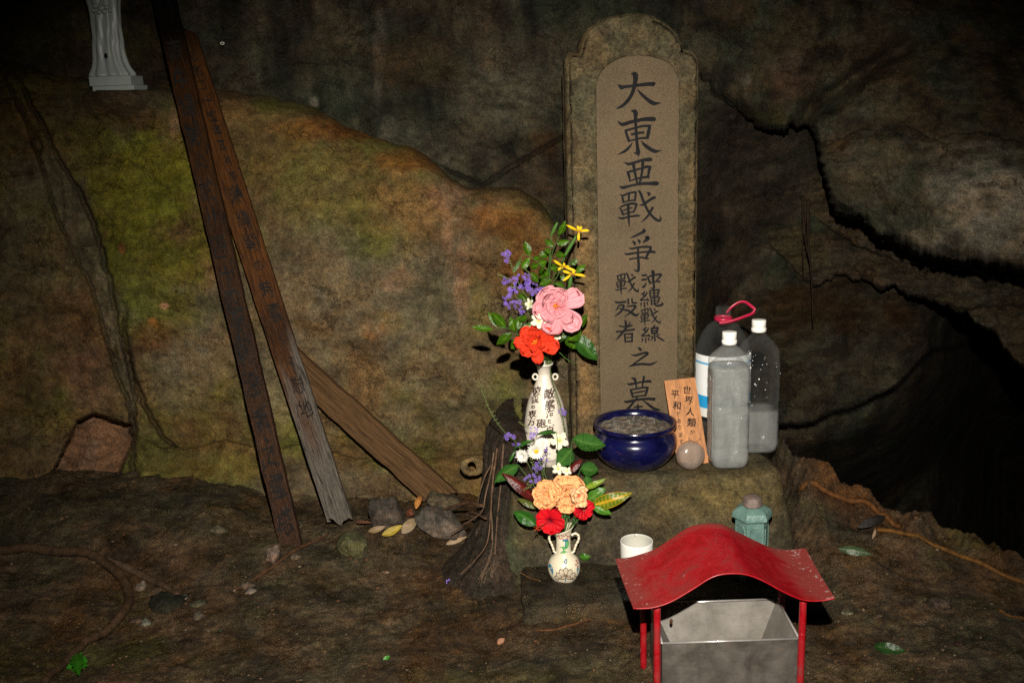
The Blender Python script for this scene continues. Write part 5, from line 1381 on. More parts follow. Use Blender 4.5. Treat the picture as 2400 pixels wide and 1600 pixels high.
def dot(mb, x, y, rx, ry, ang=0, n=12, lift=.0005):
    V = [ons(*five(x, y), lift)]
    for k in range(n):
        a = 2*PI*k/n; px_, py_ = rx*math.cos(a), ry*math.sin(a)*(1 if math.cos(a) < .3 else .8)
        V.append(ons(*five(x+px_*math.cos(ang)-py_*math.sin(ang), y+px_*math.sin(ang)+py_*math.cos(ang)), lift))
    mb.add(V, [(0, 1+k, 1+(k+1) % n) for k in range(n)])
def line(mb, pts, w=5): brush(mb, [[(*five(x, y), w/2.9025) for x, y in pts]], lambda u, v, l: ons(u, v, .0004+l))
pet_ = [(0, 0, 18, 30), (-28, 6, 15, 28), (28, 6, 15, 28), (-50, 22, 12, 24), (50, 22, 12, 24), (-64, 38, 10, 18), (64, 38, 10, 18), (-20, 32, 24, 16), (22, 32, 24, 16)]
mb = MB(); mbl = MB()
for dx, dy, a, b in pet_:
    ang = dx/75.0
    cx_, cy_ = 714+dx*.95, 1452+dy
    dot(mb, cx_, cy_, a*.95, b*.85, ang, lift=.0004+.00002*abs(dx))
    line(mbl, [(cx_+a*math.sin(t)*math.cos(ang)-b*math.cos(t)*math.sin(ang)*-1*.0-b*math.cos(t)*math.sin(-ang), cy_-b*math.cos(t)*math.cos(ang)+a*math.sin(t)*math.sin(ang)) for t in np.linspace(0, 2*PI, 9)], 5)
mb.build('lotus_fill', pgrey, svase); mbl.build('lotus_outline', brown, svase)
mb = MB(); dot(mb, 700, 1300, 48, 24, -.1); dot(mb, 722, 1265, 14, 36, .25, lift=.0006); mb.build('painted_green_leaf', pgreen, svase)
mb = MB(); line(mb, [(712, 1240), (712, 1280)], 6); line(mb, [(695, 1236), (728, 1234)], 14); line(mb, [(712, 1405), (716, 1425)], 6); line(mb, [(702, 1380), (720, 1362), (716, 1395), (702, 1380)], 6); line(mb, [(712, 1498), (712, 1512)], 8); mb.build('painted_blue_stem', pblue, svase)
mb = MB(); dot(mb, 612, 1438, 16, 48, -.15); mb.build('painted_blue_leaf', pblue, svase)
mb = MB(); dot(mb, 800, 1430, 10, 44, .1); mb.build('painted_blue_leaf', pblue, svase)
mb = MB()
for x, y in ((664, 1212), (680, 1204), (698, 1212), (716, 1205), (732, 1212), (672, 1224), (690, 1226), (722, 1226)): line(mb, [(x-8, y), (x, y-6), (x+8, y+3)], 5)
mb.build('painted_red_flower', pred, svase)
mb = MB()
for x, y in ((786, 1372), (794, 1386), (784, 1400), (796, 1412)): dot(mb, x, y, 6, 7)
mb.build('painted_red_flower', pred, svase)

# ------------------------------------------------------------------ leaves, stems and flowers
def unit(v): v = np.array(v, float); return v/(np.linalg.norm(v)+1e-9)
def leaf(parent, A, Bp, W, col=(.03, .12, .012), mid=(.12, .28, .05), twist=0.0, fold=.25, curl=.12, kind='green', serr=0, sharp=.85, edge=None, name='leaf', nu=14, nv=4, vein=0.0):
    A = np.array(A); Bp = np.array(Bp); Lv = Bp-A; L = np.linalg.norm(Lv); d = Lv/L
    view = unit(A-C0); side = unit(np.cross(d, view)); nrm = np.cross(side, d)
    if np.dot(nrm, view) > 0: nrm = -nrm
    s2 = side*math.cos(twist)+nrm*math.sin(twist); n2 = nrm*math.cos(twist)-side*math.sin(twist)
    rows, cols = [], []
    for i in range(nu+1):
        s = i/nu; w = W*math.sin(PI*min(1, s**sharp))**.85 if 0 < s < 1 else W*.03
        r, c = [], []
        for j in range(-nv, nv+1):
            t = j/nv
            ww = w*(1+(serr*(1 if i % 2 else -1) if abs(j) == nv else 0))
            p = A + d*L*s + s2*t*ww - n2*fold*abs(t)**1.3*ww*-1*-1 + n2*curl*L*math.sin(PI*s)
            p = p + n2*.05*W*math.sin(s*14+t*3)
            r.append(p)
            k = math.exp(-(t/.16)**2)
            cc = np.array(col)*(1-k)+np.array(mid)*k
            if vein:
                vv = (math.sin((s*nu*1.0-abs(t)*1.2)*PI) > .3)*vein*(abs(t) < .95)
                cc = cc*(1-vv)+np.array(mid)*vv
            if edge is not None and abs(j) == nv: cc = np.array(edge)
            c.append(cc)
        rows.append(r); cols.append(c)
    o = MB().grid(rows, np.array(cols)).build(name, M[kind if kind != 'serr' else 'matte_leaf'], parent)
    return o
def stem(parent, pts, r0, r1=None, col=(.05, .12, .02), name='stem', n=6):
    P = cat_rom(pts, 6); r1 = r1 or r0
    return MB().tube(P, np.linspace(r0, r1, len(P)), n, col, .15).build(name, M['stem'], parent)
def basis(n):
    n = unit(n); e1 = unit(np.cross(n, (0.02, .05, 1))); e2 = np.cross(n, e1); return n, e1, e2
def petal(parent, c, d, n, L, W, cup, ruf, k, ph, colf, name='petal', nu=10, nv=7, pw=.75, tip=5.0, notch=0.0):
    side = np.cross(d, n); rows, cols = [], []
    for i in range(nu+1):
        s = i/nu; w = W*max((s+.03)**pw*math.sqrt(max(1-s**tip, 0)), .02)
        r, q = [], []
        for j in range(-nv, nv+1):
            t = j/nv
            ed = ruf*W*s**1.6*(math.sin(k*t*PI+ph)*(.5+.5*abs(t)) + .45*math.sin(2.1*k*t*PI+ph*2+s*5)*s + .35*math.sin(s*11+ph)*abs(t))
            p = c + d*L*(s + (.07*math.sin(k*2*t*PI+ph)*s**4 - notch*s**6*(1-abs(t)))) + side*w*t + n*(cup*L*math.sin(s*PI*.6)+ed+.15*W*abs(t)**2*s)
            r.append(p); q.append(colf(s, t))
        rows.append(r); cols.append(q)
    return MB().grid(rows, np.array(cols)).build(name, M['petal'], parent)
def mixv(a, b, t): return np.array(a)*(1-t)+np.array(b)*t
def hibiscus(label, u, v, Y, R, nrm, layers, ctr, tipc, thr=None, rot=0.0, stam=(.75, .30, .02), group=None, column_=None, cat='flower', name='hibiscus', bias=(0, 0)):
    c = PY(u, v, Y); root = thing(name, label, cat, c, group)
    n, e1, e2 = basis(nrm); Rm = R/FPX*Y/.98
    for (cnt, sc_, lift, ruf, wsc, ph0) in layers:
        for k in range(cnt):
            a = rot + ph0 + 2*PI*k/cnt + rnd.uniform(-.12, .12)
            dd = unit((e1*math.cos(a)+e2*math.sin(a))*math.cos(lift)+n*math.sin(lift)); nn = unit(n*math.cos(lift)-(e1*math.cos(a)+e2*math.sin(a))*math.sin(lift))
            L = Rm*sc_*rnd.uniform(.82, 1.12)*(1+bias[1]*math.cos(a-bias[0])); sh = rnd.uniform(.88, 1.08)
            def cf(s, t, sh=sh):
                base = mixv(ctr, tipc, sm(s, .02, .48))*(1+.10*sm(s, .8, 1)); st = 1-.24*(.5+.5*math.sin(t*17+sh*9))*(1-s*.4)
                if thr is not None and s < .22: base = mixv(thr, base, s/.22)
                return base*st*sh
            petal(root, c+n*Rm*.05*(1 if sc_ < .8 else 0), dd, nn, L, Rm*wsc*sc_*rnd.uniform(.8, 1.2), rnd.uniform(.02, .14), ruf, rnd.uniform(2.2, 4.2), rnd.uniform(0, 6), cf, nu=12, nv=10, notch=rnd.uniform(-.05, .10))
    if column_ is None:
        mb = MB()
        for k in range(16):
            a = rnd.uniform(0, 2*PI); q = c+n*Rm*rnd.uniform(.14, .32)+(e1*math.cos(a)+e2*math.sin(a))*Rm*rnd.uniform(.02, .16)
            mb.tube([c+n*Rm*.05, q], Rm*.012, 4, stam); mb.ball(q, Rm*.032, stam, 4, 5)
        mb.build('stamens', M['petal'], root)
    else:
        tipp = PY(*column_, Y-.03); P = cat_rom([c, (c+tipp)/2+n*.002, tipp], 5)
        mb = MB(); mb.tube(P, Rm*.035, 6, (.45, .02, .02)); mb.build('stamen_column', M['petal'], root)
        mb = MB()
        for k in range(22):
            b = c+(tipp-c)*rnd.uniform(.55, 1.0); q = b+np.array([rnd.gauss(0, 1), rnd.gauss(0, 1), rnd.gauss(0, 1)])*Rm*.12
            mb.tube([b, q], Rm*.010, 4, (.6, .05, .02)); mb.ball(q, Rm*.03, stam, 4, 5)
        mb.build('stamens', M['petal'], root)
    return root
# upper bouquet
tag(hibiscus('large pink double hibiscus bloom in the tall vase, the largest flower', *four(918, 980), 2.035, 54, (-.05, -1, .22),
    [(6, 1.05, .04, .24, .72, 0), (4, .80, .25, .34, .66, .6), (4, .52, .6, .36, .62, .2)], (.62, .05, .12), (.80, .34, .38), (.5, .01, .03), .3, bias=(2.35, .22), group='blooms in the tall vase'))
tag(hibiscus('bright scarlet double hibiscus bloom just above the rim of the tall vase', *four(712, 1318), 2.03, 48, (-.12, -1, .12),
    [(7, 1.05, .05, .30, .46, 0), (6, .82, .28, .36, .46, .5), (5, .55, .65, .36, .48, .2)], (.50, .006, .008), (.74, .050, .018), None, .1, (.8, .25, .02), bias=(2.6, .15), group='blooms in the tall vase'))
# lower bouquet
pk = dict(group='blooms in the small vase')
hibiscus('pale orange ruffled hibiscus bloom, the left one of the pair above the small vase', *five(590, 920), 1.925, 36, (-.25, -1, .25),
    [(5, 1.06, .08, .30, .85, 0), (4, .75, .35, .40, .75, .5), (3, .42, .8, .4, .6, .2)], (.72, .04, .08), (.90, .46, .20), (.6, .01, .03), 1.2, (.9, .6, .2), **pk)
hibiscus('pale orange double hibiscus bloom, the right one of the pair above the small vase', *five(722, 905), 1.935, 44, (.1, -1, .25),
    [(6, 1.06, .06, .30, .78, 0), (5, .78, .35, .40, .72, .5), (4, .42, .8, .4, .55, .2)], (.75, .08, .08), (.92, .48, .21), (.6, .01, .03), .5, (.9, .6, .2), **pk)
hibiscus('small curled pale orange hibiscus at the right edge, over a red one', *five(800, 930), 1.905, 26, (.3, -1, .1),
    [(5, 1.0, .2, .5, .7, 0), (5, .7, .6, .5, .6, .5)], (.78, .25, .12), (.92, .56, .30), None, .5, (.8, .1, .03), **pk)
hibiscus('plain red hibiscus facing forward beside the rim of the small vase', *five(606, 1098), 1.90, 36, (-.2, -1, .0),
    [(5, 1.05, .12, .12, .66, 0)], (.30, .0, .01), (.66, .008, .016), (.05, 0, .005), .35, (.55, .12, .05), column_=five(508, 1160), **pk)
hibiscus('red hibiscus half hidden below the pale orange blooms', *five(832, 1025), 1.925, 28, (.4, -1, .0),
    [(5, 1.0, .2, .2, .7, 0)], (.25, .0, .01), (.60, .008, .018), None, .2, (.5, .1, .05), **pk)

def leafy(label, data, Yr, stems, fu, org, cols=None, name='leafy_sprig', group=None):
    root = thing(name, label, 'foliage', org, group)
    for (x0, y0, x1, y1, w) in data:
        u0, v0 = fu(x0, y0); u1, v1 = fu(x1, y1); Ya = rnd.uniform(*Yr); Yb_ = Ya+rnd.uniform(-.025, .015)
        g = rnd.uniform(.75, 1.3); sc_ = 4.126 if fu is four else 2.9025
        leaf(root, PY(u0, v0, Ya), PY(u1, v1, Yb_), w/2/sc_*Ya/.98/FPX*1.08, np.array((.034, .095, .003))*g, np.array((.09, .17, .012))*g, rnd.uniform(-.45, .45), rnd.uniform(.1, .35), rnd.uniform(-.05, .12))
    for st in stems:
        P = [PY(*fu(x, y), Y) for x, y, Y in st]; stem(root, P, .0010, .0007)
    return root
vc = np.array([vx, VY-.01, ZP+VH])
leafy('upright glossy green sprig reaching highest above the tall vase, among purple and yellow flowers',
 [(950,295,1012,152,62),(930,375,1052,350,58),(665,488,618,352,72),(590,622,670,508,66),(895,402,810,338,60),(758,485,858,480,66),(870,472,812,420,46),(912,480,1012,488,62),(505,655,588,515,40),(670,605,758,580,58),
  (758,575,832,545,70),(940,605,868,622,78),(1060,580,1135,530,52),(1112,658,1208,580,58),(680,655,752,748,64),(752,672,806,598,44),(760,775,882,722,66),(918,752,998,805,60),(960,690,1040,735,56),(762,702,832,690,56),
  (700,540,770,500,50),(850,640,800,700,50),(880,800,950,860,60),(1000,820,940,880,60),(560,860,640,930,60),(620,870,560,930,56)],
 (2.06, 2.13), [[(840,1480,2.10),(845,1100,2.10),(850,800,2.09),(865,600,2.09),(890,450,2.09),(960,280,2.09)],[(850,640,2.09),(760,570,2.09),(690,510,2.09),(620,480,2.09),(560,520,2.09)],[(860,900,2.08),(930,700,2.08),(1060,560,2.08),(1110,530,2.08)],
  [(830,850,2.06),(950,660,2.05),(1010,500,2.06)],[(820,820,2.06),(850,600,2.05),(860,480,2.05)]], four, vc, group='greenery in the tall vase')
leafy('green sprig of oval leaves spreading out to the left of the scarlet bloom',
 [(440,1185,300,1040,86),(355,1182,262,1028,50),(310,1206,102,1178,60),(487,1235,345,1352,92),(522,1225,478,1080,76),(515,1225,592,1058,80),(600,1262,690,1130,96),(485,1390,578,1290,84),(640,1080,560,1120,60)],
 (2.05, 2.09), [[(840,1500,2.10),(700,1330,2.08),(575,1265,2.07),(440,1190,2.07),(330,1200,2.07)],[(440,1190,2.07),(350,1165,2.07)]], four, vc, group='greenery in the tall vase')
rt = leafy('broad dark green leaves right of the tall vase, before the grave stone',
 [(950,1232,1062,1180,92),(1040,1312,1162,1212,112),(1100,1212,1226,1060,84),(1018,1292,1112,1392,92),(1080,1390,1200,1255,96),(960,1300,1010,1200,80)],
 (2.09, 2.13), [[(840,1500,2.10),(930,1350,2.10),(1100,1240,2.10)],[(840,1500,2.10),(930,1420,2.08),(1010,1480,2.08),(1070,1520,2.08),(1130,1540,2.09)]], four, vc, group='greenery in the tall vase')
u0, v0 = four(1110, 1262); u1, v1 = four(1322, 1505)
leaf(rt, PY(u0, v0, 2.11), PY(u1, v1, 2.10), .0185, (.02, .075, .008), (.05, .14, .02), .2, .2, .08)
# long green pods
for (a, b, w, lab) in (((870, 300), (936, 168), 34, 'slender green pod standing highest in the tall vase'), ((990, 520), (1118, 298), 36, 'slender green calyx under the topmost yellow flower'), ((1045, 825), (1068, 690), 40, 'slender green calyx under the lowest yellow flower')):
    A_, B_ = PY(*four(*a), 2.075), PY(*four(*b), 2.07)
    r = thing('green_pod', lab, 'seed pod', A_, 'green pods in the tall vase')
    P = cat_rom([A_, (A_+B_)/2, B_], 6); MB().tube(P, [w/2/4.126*.00092*math.sin(PI*(.12+.8*i/len(P))) for i in range(len(P))], 8, (.06, .15, .025)).build('pod', M['stem'], r)
    e_ = PY(*four(855 if a[0] < 1000 else 900, 760), 2.085); stem(r, [e_, (e_+A_)/2+np.array([.001, 0, 0]), A_], .0009)
def yellow(lab, c, tips, Y, ctr=(.30, .14, .01)):
    cc = PY(*four(*c), Y); r = thing('yellow_flower', lab, 'flower', cc, 'yellow flowers in the tall vase')
    n, e1, e2 = basis((-.1, -1, .4))
    for k, t in enumerate(tips):
        tp = PY(*four(*t), Y-.006+.003*k); d = unit(tp-cc); L = np.linalg.norm(tp-cc); nn = unit(n-d*np.dot(n, d))
        petal(r, cc, d, nn, L, .0040, .12, .12, 1.2, k, lambda s, t_: mixv((.45, .22, .01), (.74, .50, .01), sm(s, .1, .4)), pw=.55, tip=3.0, nu=8, nv=3)
    mb = MB()
    for k in range(8):
        a = rnd.uniform(0, 6.28); q = cc+n*.004+(e1*math.cos(a)+e2*math.sin(a))*.002; mb.tube([cc, q], .0003, 4, ctr); mb.ball(q, .0008, (.6, .35, .02), 4, 5)
    mb.build('stamens', M['petal'], r); return r
yellow('topmost yellow flower with narrow petals, in front of the edge of the grave stone', (1142, 255), [(1018, 202), (1242, 250), (1138, 345), (1132, 200), (1170, 212)], 2.055)
yellow('middle yellow flower with narrow petals, just left of the lowest one', (995, 600), [(890, 538), (1112, 642), (1000, 560), (940, 628), (1045, 600)], 2.055)
yellow('lowest yellow flower with narrow petals, just above the pink bloom', (1075, 668), [(1208, 690), (992, 738), (985, 640), (1100, 640)], 2.05)

def star(r1, col, edge, n=5, w=.5, cup=.2):
    mb = MB()
    for k in range(n):
        a0 = 2*PI*k/n; V = [(0, 0, 0)]; Cc = [np.array(edge)*1.05]
        for (rr, aa) in ((.45, -w*.55), (.85, -w*.8), (1.0, -w*.35), (1.0, w*.35), (.85, w*.8), (.45, w*.55)):
            V.append((r1*rr*math.cos(a0+aa), r1*rr*math.sin(a0+aa), r1*cup*rr)); Cc.append(edge if rr > .8 else col)
        V.append((r1*.6*math.cos(a0), r1*.6*math.sin(a0), r1*cup*.35)); Cc.append(col)
        m_ = len(V)-1
        mb.add(V, [(0, 1, m_), (1, 2, m_), (2, 3, m_), (3, 4, m_), (4, 5, m_), (5, 6, m_), (6, 0, m_)], np.array(Cc))
    return mb
fm = star(1.0, (.12, .035, .50), (.40, .28, .78)).mesh('floret'); fm.materials.append(M['petal'])
def spray(label, fu, clusters, stems, Y, buds=(), fr=.0034, name='purple_flower_spray', grp='purple flower sprays'):
    sc_ = 4.126 if fu is four else 2.9025
    org = PY(*fu(clusters[0][0], clusters[0][1]), Y); root = thing(name, label, 'flowers', org, grp)
    for (x, y, rx, ry, n) in clusters:
        pts = []
        tries = 0
        while len(pts) < n and tries < 900:
            tries += 1
            a = rnd.uniform(0, 2*PI); q = math.sqrt(rnd.random()); px_, py_ = x+rx*q*math.cos(a), y+ry*q*math.sin(a)
            if all((px_-b)**2+(py_-c)**2 > (fr/.00092*sc_*.72)**2 for b, c in pts): pts.append((px_, py_))
        for b, c in pts:
            p = PY(*fu(b, c), Y+rnd.uniform(-.012, .006))
            o = bpy.data.objects.new('floret', fm); link(o, root)
            nn = Vector((rnd.gauss(0, .45)+(b-x)/rx*.4, -1, rnd.gauss(.1, .4)-(c-y)/ry*.4)).normalized()
            q = nn.to_track_quat('Z', 'Y').to_matrix().to_4x4() @ Matrix.Rotation(rnd.uniform(0, 6.28), 4, 'Z')
            o.matrix_local = Matrix.Translation(Vector((p-org).tolist())) @ q @ Matrix.Scale(fr*rnd.uniform(.8, 1.15), 4)
    for st in stems: stem(root, [PY(*fu(x, y), Y+dy) for x, y, dy in st], .0009, .0006, (.10, .14, .04))
    for (x0_, y0_, x1_, y1_, n) in buds:
        for k in range(n):
            t = k/n; x, y = x0_+(x1_-x0_)*t, y0_+(y1_-y0_)*t
            for sg in (-1, 1):
                p = PY(*fu(x, y), Y); q = PY(*fu(x+sg*rnd.uniform(4, 12), y+rnd.uniform(-14, -2)), Y-.002)
                MB().tube([p, (p+q)/2, q], [.0006, .0009, .0007], 5, (.16, .20, .07)).build('bud', M['stem'], root)
    return root
spray('large cluster of small purple flowers left of the pink bloom', four, [(590, 735, 100, 75, 26), (685, 810, 62, 60, 17), (775, 830, 50, 42, 12)], [[(840, 1480, .02), (760, 1100, .02), (640, 900, .012), (570, 780, .01)], [(680, 1000, .01), (690, 830, .01)]], 2.065, [(700, 700, 600, 600, 8)])
spray('tiny cluster of purple flowers highest on the left of the tall vase', four, [(445, 500, 46, 58, 14)], [[(640, 900, .01), (520, 680, .01), (480, 560, .01), (450, 500, .005)]], 2.07, [(500, 620, 420, 410, 9)])
spray('lowest trailing cluster of purple flowers on the left of the tall vase', four, [(485, 835, 62, 42, 12), (450, 890, 40, 30, 6), (460, 965, 42, 40, 9), (545, 965, 50, 48, 11), (585, 1028, 26, 24, 4)], [[(700, 1150, .02), (600, 950, .01), (520, 880, .01)], [(610, 1000, .01), (560, 1020, .005)]], 2.06, [(530, 800, 480, 800, 5), (600, 900, 640, 1010, 6)])
spray('small purple cluster with a pale bud tip farthest left above the pink bloom', four, [(438, 745, 44, 34, 8)], [[(560, 820, .01), (480, 740, .01), (420, 690, .005), (350, 675, 0)]], 2.06, [(460, 720, 345, 675, 7)])
spray('long thin stalk of purple flowers crossing the right side of the tall vase', five, [(690, 365, 26, 28, 7)], [[(606, 60, .03), (622, 150, .012), (660, 250, .0), (690, 360, 0), (705, 480, 0), (735, 520, .0)]], 2.05, [(612, 110, 715, 500, 24)])
spray('purple flowers leaning out to the far left of the small vase bouquet', five, [(335, 522, 44, 26, 10), (378, 572, 28, 20, 5)], [[(140, 205, .0), (205, 370, .0), (290, 490, 0), (390, 590, .0), (500, 800, 0)]], 1.99, [(180, 320, 270, 470, 6)])
spray('purple flowers rising behind the white flowers in the small vase', five, [(490, 505, 34, 52, 12), (588, 622, 24, 36, 6), (560, 690, 28, 28, 5), (525, 738, 45, 32, 11)], [[(650, 1150, 0), (560, 800, 0), (500, 560, 0)], [(560, 800, 0), (590, 640, 0)], [(470, 700, 0), (540, 760, 0)]], 1.985, [(480, 690, 520, 800, 6), (440, 900, 480, 820, 4), (400, 440, 470, 480, 5)])
spray('purple flowers just left of the pale orange blooms', five, [(488, 815, 54, 26, 11), (650, 1026, 16, 12, 4)], [[(640, 1100, .0), (540, 880, .0), (480, 820, 0)]], 1.94, [(430, 900, 500, 850, 6)])

def white5(lab, c, R, fu, Y, nrm=(-.1, -1, .3), rot=0, w=.42, cols=((.50, .60, .18), (.78, .76, .58)), name='white_flower', grp='white flowers'):
    cc = PY(*fu(*c), Y); r = thing(name, lab, 'flower', cc, grp); n, e1, e2 = basis(nrm); sc_ = 4.126 if fu is four else 2.9025
    Rm = R/sc_*Y/.98/FPX
    for k in range(5):
        a = rot+2*PI*k/5; d = unit(e1*math.cos(a)+e2*math.sin(a)+n*.15)
        petal(r, cc, d, unit(n-d*np.dot(n, d)), Rm, Rm*w, .10, .10, 1.3, k, lambda s, t: mixv(cols[0], cols[1], sm(s, .05, .4)), pw=.45, tip=3.5, nu=8, nv=4)
    mb = MB()
    for k in range(5):
        a = rnd.uniform(0, 6.28); mb.ball(cc+n*Rm*.12+(e1*math.cos(a)+e2*math.sin(a))*Rm*.07, Rm*.07, (.65, .60, .15), 4, 6)
    mb.build('stamens', M['petal'], r)
    e_ = cc+np.array([.004, .02, -.02]); stem(r, [cc-n*.001, (cc+e_)/2, e_], .0008); return r
white5('pale cream flower at the lower left edge of the pink bloom', (752, 1122), 82, four, 2.025, rot=.5)
white5('pale cream flower peeping out left of the pink bloom', (672, 960), 62, four, 2.05, rot=.1, nrm=(-.8, -.7, .3))
white5('pale cream flower between the pink and the scarlet bloom', (838, 1195), 42, four, 2.03, rot=.9)
white5('pale cream flower at the right edge of the scarlet bloom', (922, 1272), 55, four, 2.05, rot=.2, nrm=(.5, -.8, -.1))
white5('white five petalled flower leaning on the tall vase, above the serrated leaf', (672, 557), 70, five, 2.0, rot=.25)
white5('small white flower just above the pale orange blooms', (662, 748), 46, five, 1.96, rot=.7)
white5('white flower partly hidden at the top of the right pale orange bloom', (722, 765), 36, five, 1.955, rot=.2)
def daisy(lab, c, R, Y, yel, nrm=(-.2, -1, .4), n0=22):
    R *= 1.2
    cc = PY(*five(*c), Y); r = thing('white_daisy', lab, 'flower', cc, 'white daisies in the small vase'); n, e1, e2 = basis(nrm); Rm = R/2.9025*Y/.98/FPX
    for lay, (cnt, sc_, lf) in enumerate(((n0, 1.0, .1), (n0-4, .85, .35), (n0-8, .62, .7))):
        if lay == 2 and yel: continue
        for k in range(cnt):
            a = 2*PI*k/cnt+lay*.2; d = unit((e1*math.cos(a)+e2*math.sin(a))*math.cos(lf)+n*math.sin(lf))
            petal(r, cc, d, unit(n-d*np.dot(n, d)), Rm*sc_*rnd.uniform(.9, 1.1), Rm*.13, .05, .05, 1, k, lambda s, t: np.array((.80, .79, .72))*(.85+.15*s), pw=.3, tip=4, nu=4, nv=1)
    if yel: MB().ball(cc+n*Rm*.08, Rm*.26, (.75, .50, .02), 8, 12, (1, .6, 1)).build('centre', M['petal'], r)
daisy('white daisy with a yellow centre above the pale orange blooms', (512, 628), 56, 1.965, True, (.1, -1, -.1))
daisy('full white daisy without a visible centre, topmost of the daisies', (552, 580), 42, 1.985, False)
daisy('white daisy facing down at the left end of the daisies', (420, 660), 44, 1.975, False, (-.5, -1, .1))

# greenery of the lower bouquet
sc0 = np.array([sx0, SY, ZS+.09])
def single(lab, a, b, w, Ya, Yb_, group='greenery in the small vase', stem_to=None, fu=five, **kw):
    A_, B_ = PY(*fu(*a), Ya), PY(*fu(*b), Yb_); r = thing('leaf_stalk', lab, 'leaf', A_, group)
    leaf(r, A_, B_, w/2/2.9025*Ya/.98/FPX, **kw)
    if stem_to is not None: P = PY(*fu(*stem_to[:2]), stem_to[2]); stem(r, [P, (P+A_)/2+np.array([0, 0, .003]), A_], .0010, .0007, kw.get('scol', (.05, .12, .02)) if False else (.06, .12, .03))
    return r
DG, LG = (.022, .085, .012), (.10, .22, .05)
vs_ = (700, 1160, 1.925)
sv = dict(kind='serr', serr=.06, col=(.018, .085, .006), mid=(.06, .16, .022), vein=.32, nu=20, nv=5)
single('broad serrated green leaf reaching right in front of the blue bowl', (760, 545), (986, 592), 128, 1.98, 1.97, twist=.3, stem_to=vs_, **sv)
single('broad serrated leaf hanging between the white flower and the pale orange blooms', (755, 612), (655, 735), 125, 1.985, 1.96, stem_to=vs_, **sv)
single('dark green leaf edge lying across the belly of the tall vase', (652, 500), (512, 520), 50, 2.0, 1.99, stem_to=vs_, twist=.9, **sv)
single('dark green leaf left of the daisies under the far left purple flowers', (488, 558), (355, 618), 50, 2.0, 2.0, stem_to=vs_, twist=.9, **sv)
single('serrated green leaf farthest left in the lower bouquet', (392, 722), (228, 842), 100, 1.99, 1.98, stem_to=vs_, twist=.4, **sv)
single('rounded serrated leaf left of the bowl base, right of the orange blooms', (815, 745), (938, 760), 112, 1.99, 1.99, stem_to=vs_, twist=.3, **sv)
single('small dark serrated leaf low behind the right orange bloom', (850, 800), (880, 880), 70, 1.99, 1.98, stem_to=vs_, **sv)
single('narrow green leaf curving up at the far left', (330, 705), (372, 622), 22, 1.99, 1.99, col=DG, mid=LG)
single('long dark red leaf pointing left out of the small vase', (512, 968), (278, 775), 96, 1.95, 1.96, twist=.5, fold=.5, col=(.065, .008, .006), mid=(.16, .015, .01), stem_to=vs_)
single('dark red leaf pointing up behind the right orange bloom', (728, 785), (828, 683), 56, 1.96, 1.97, twist=-.4, fold=.4, col=(.085, .010, .007), mid=(.16, .015, .01))
single('narrow bright yellow green leaf pointing up right', (832, 885), (988, 815), 44, 1.93, 1.92, twist=.2, fold=.1, col=(.12, .22, .015), mid=(.30, .36, .05), vein=.3, nu=18)
single('mid green leaf behind the yellow veined leaf', (862, 965), (985, 878), 92, 1.95, 1.95, col=(.05, .15, .012), mid=(.10, .22, .03))
single('large green leaf with bright yellow veins and edge pointing right', (885, 1000), (1168, 912), 104, 1.94, 1.92, twist=.15, fold=.15, col=(.045, .13, .008), mid=(.62, .36, .02), edge=(.45, .24, .01), vein=.38, nu=22, nv=5, stem_to=(780, 1120, 1.93))
single('pointed green leaf below the yellow veined leaf', (888, 995), (1028, 1058), 66, 1.935, 1.925, col=(.05, .16, .012), mid=(.12, .26, .03))
single('very glossy dark green leaf pointing left beside the red bloom', (512, 1130), (358, 1040), 104, 1.93, 1.95, twist=.4, col=(.02, .09, .01), mid=(.05, .16, .02), stem_to=vs_)
single('olive green leaf above the glossy one on the left', (512, 1020), (382, 950), 50, 1.95, 1.965, twist=.3, col=(.07, .085, .015), mid=(.12, .13, .03), stem_to=vs_)
single('small green leaf lying on the step behind the small vase', (806, 1348), (882, 1345), 56, 1.985, 1.975, group=None, twist=.4, col=(.04, .14, .012), mid=(.10, .22, .03))
rt = thing('bouquet_stems', 'bundle of green stems inside the mouth of the small vase', 'stems', sc0, 'greenery in the small vase')
for k in range(14):
    x = rnd.uniform(660, 790); stem(rt, [PY(*five(700+rnd.uniform(-15, 15), 1230), SY), PY(*five(x, 1120-rnd.random()*60), SY-.005+rnd.uniform(-.01, .02)), PY(*five(x+rnd.uniform(-30, 30), 950), SY+.02)], .0011, .0009, (.03, .08, .015))
rt = thing('bouquet_stems', 'bundle of cut green stems in the mouth of the tall vase', 'stems', vc, 'greenery in the tall vase')
for k in range(16):
    x = rnd.uniform(770, 880); stem(rt, [np.array([vx+rnd.uniform(-.006, .006), VY+rnd.uniform(-.006, .006), ZP+VH-.05]), PY(*four(x, 1490), VY-.01+rnd.uniform(0, .015)), PY(*four(x+rnd.uniform(-60, 60), 1360), VY-.02)], .0012, .0009, (.07, .10, .03))

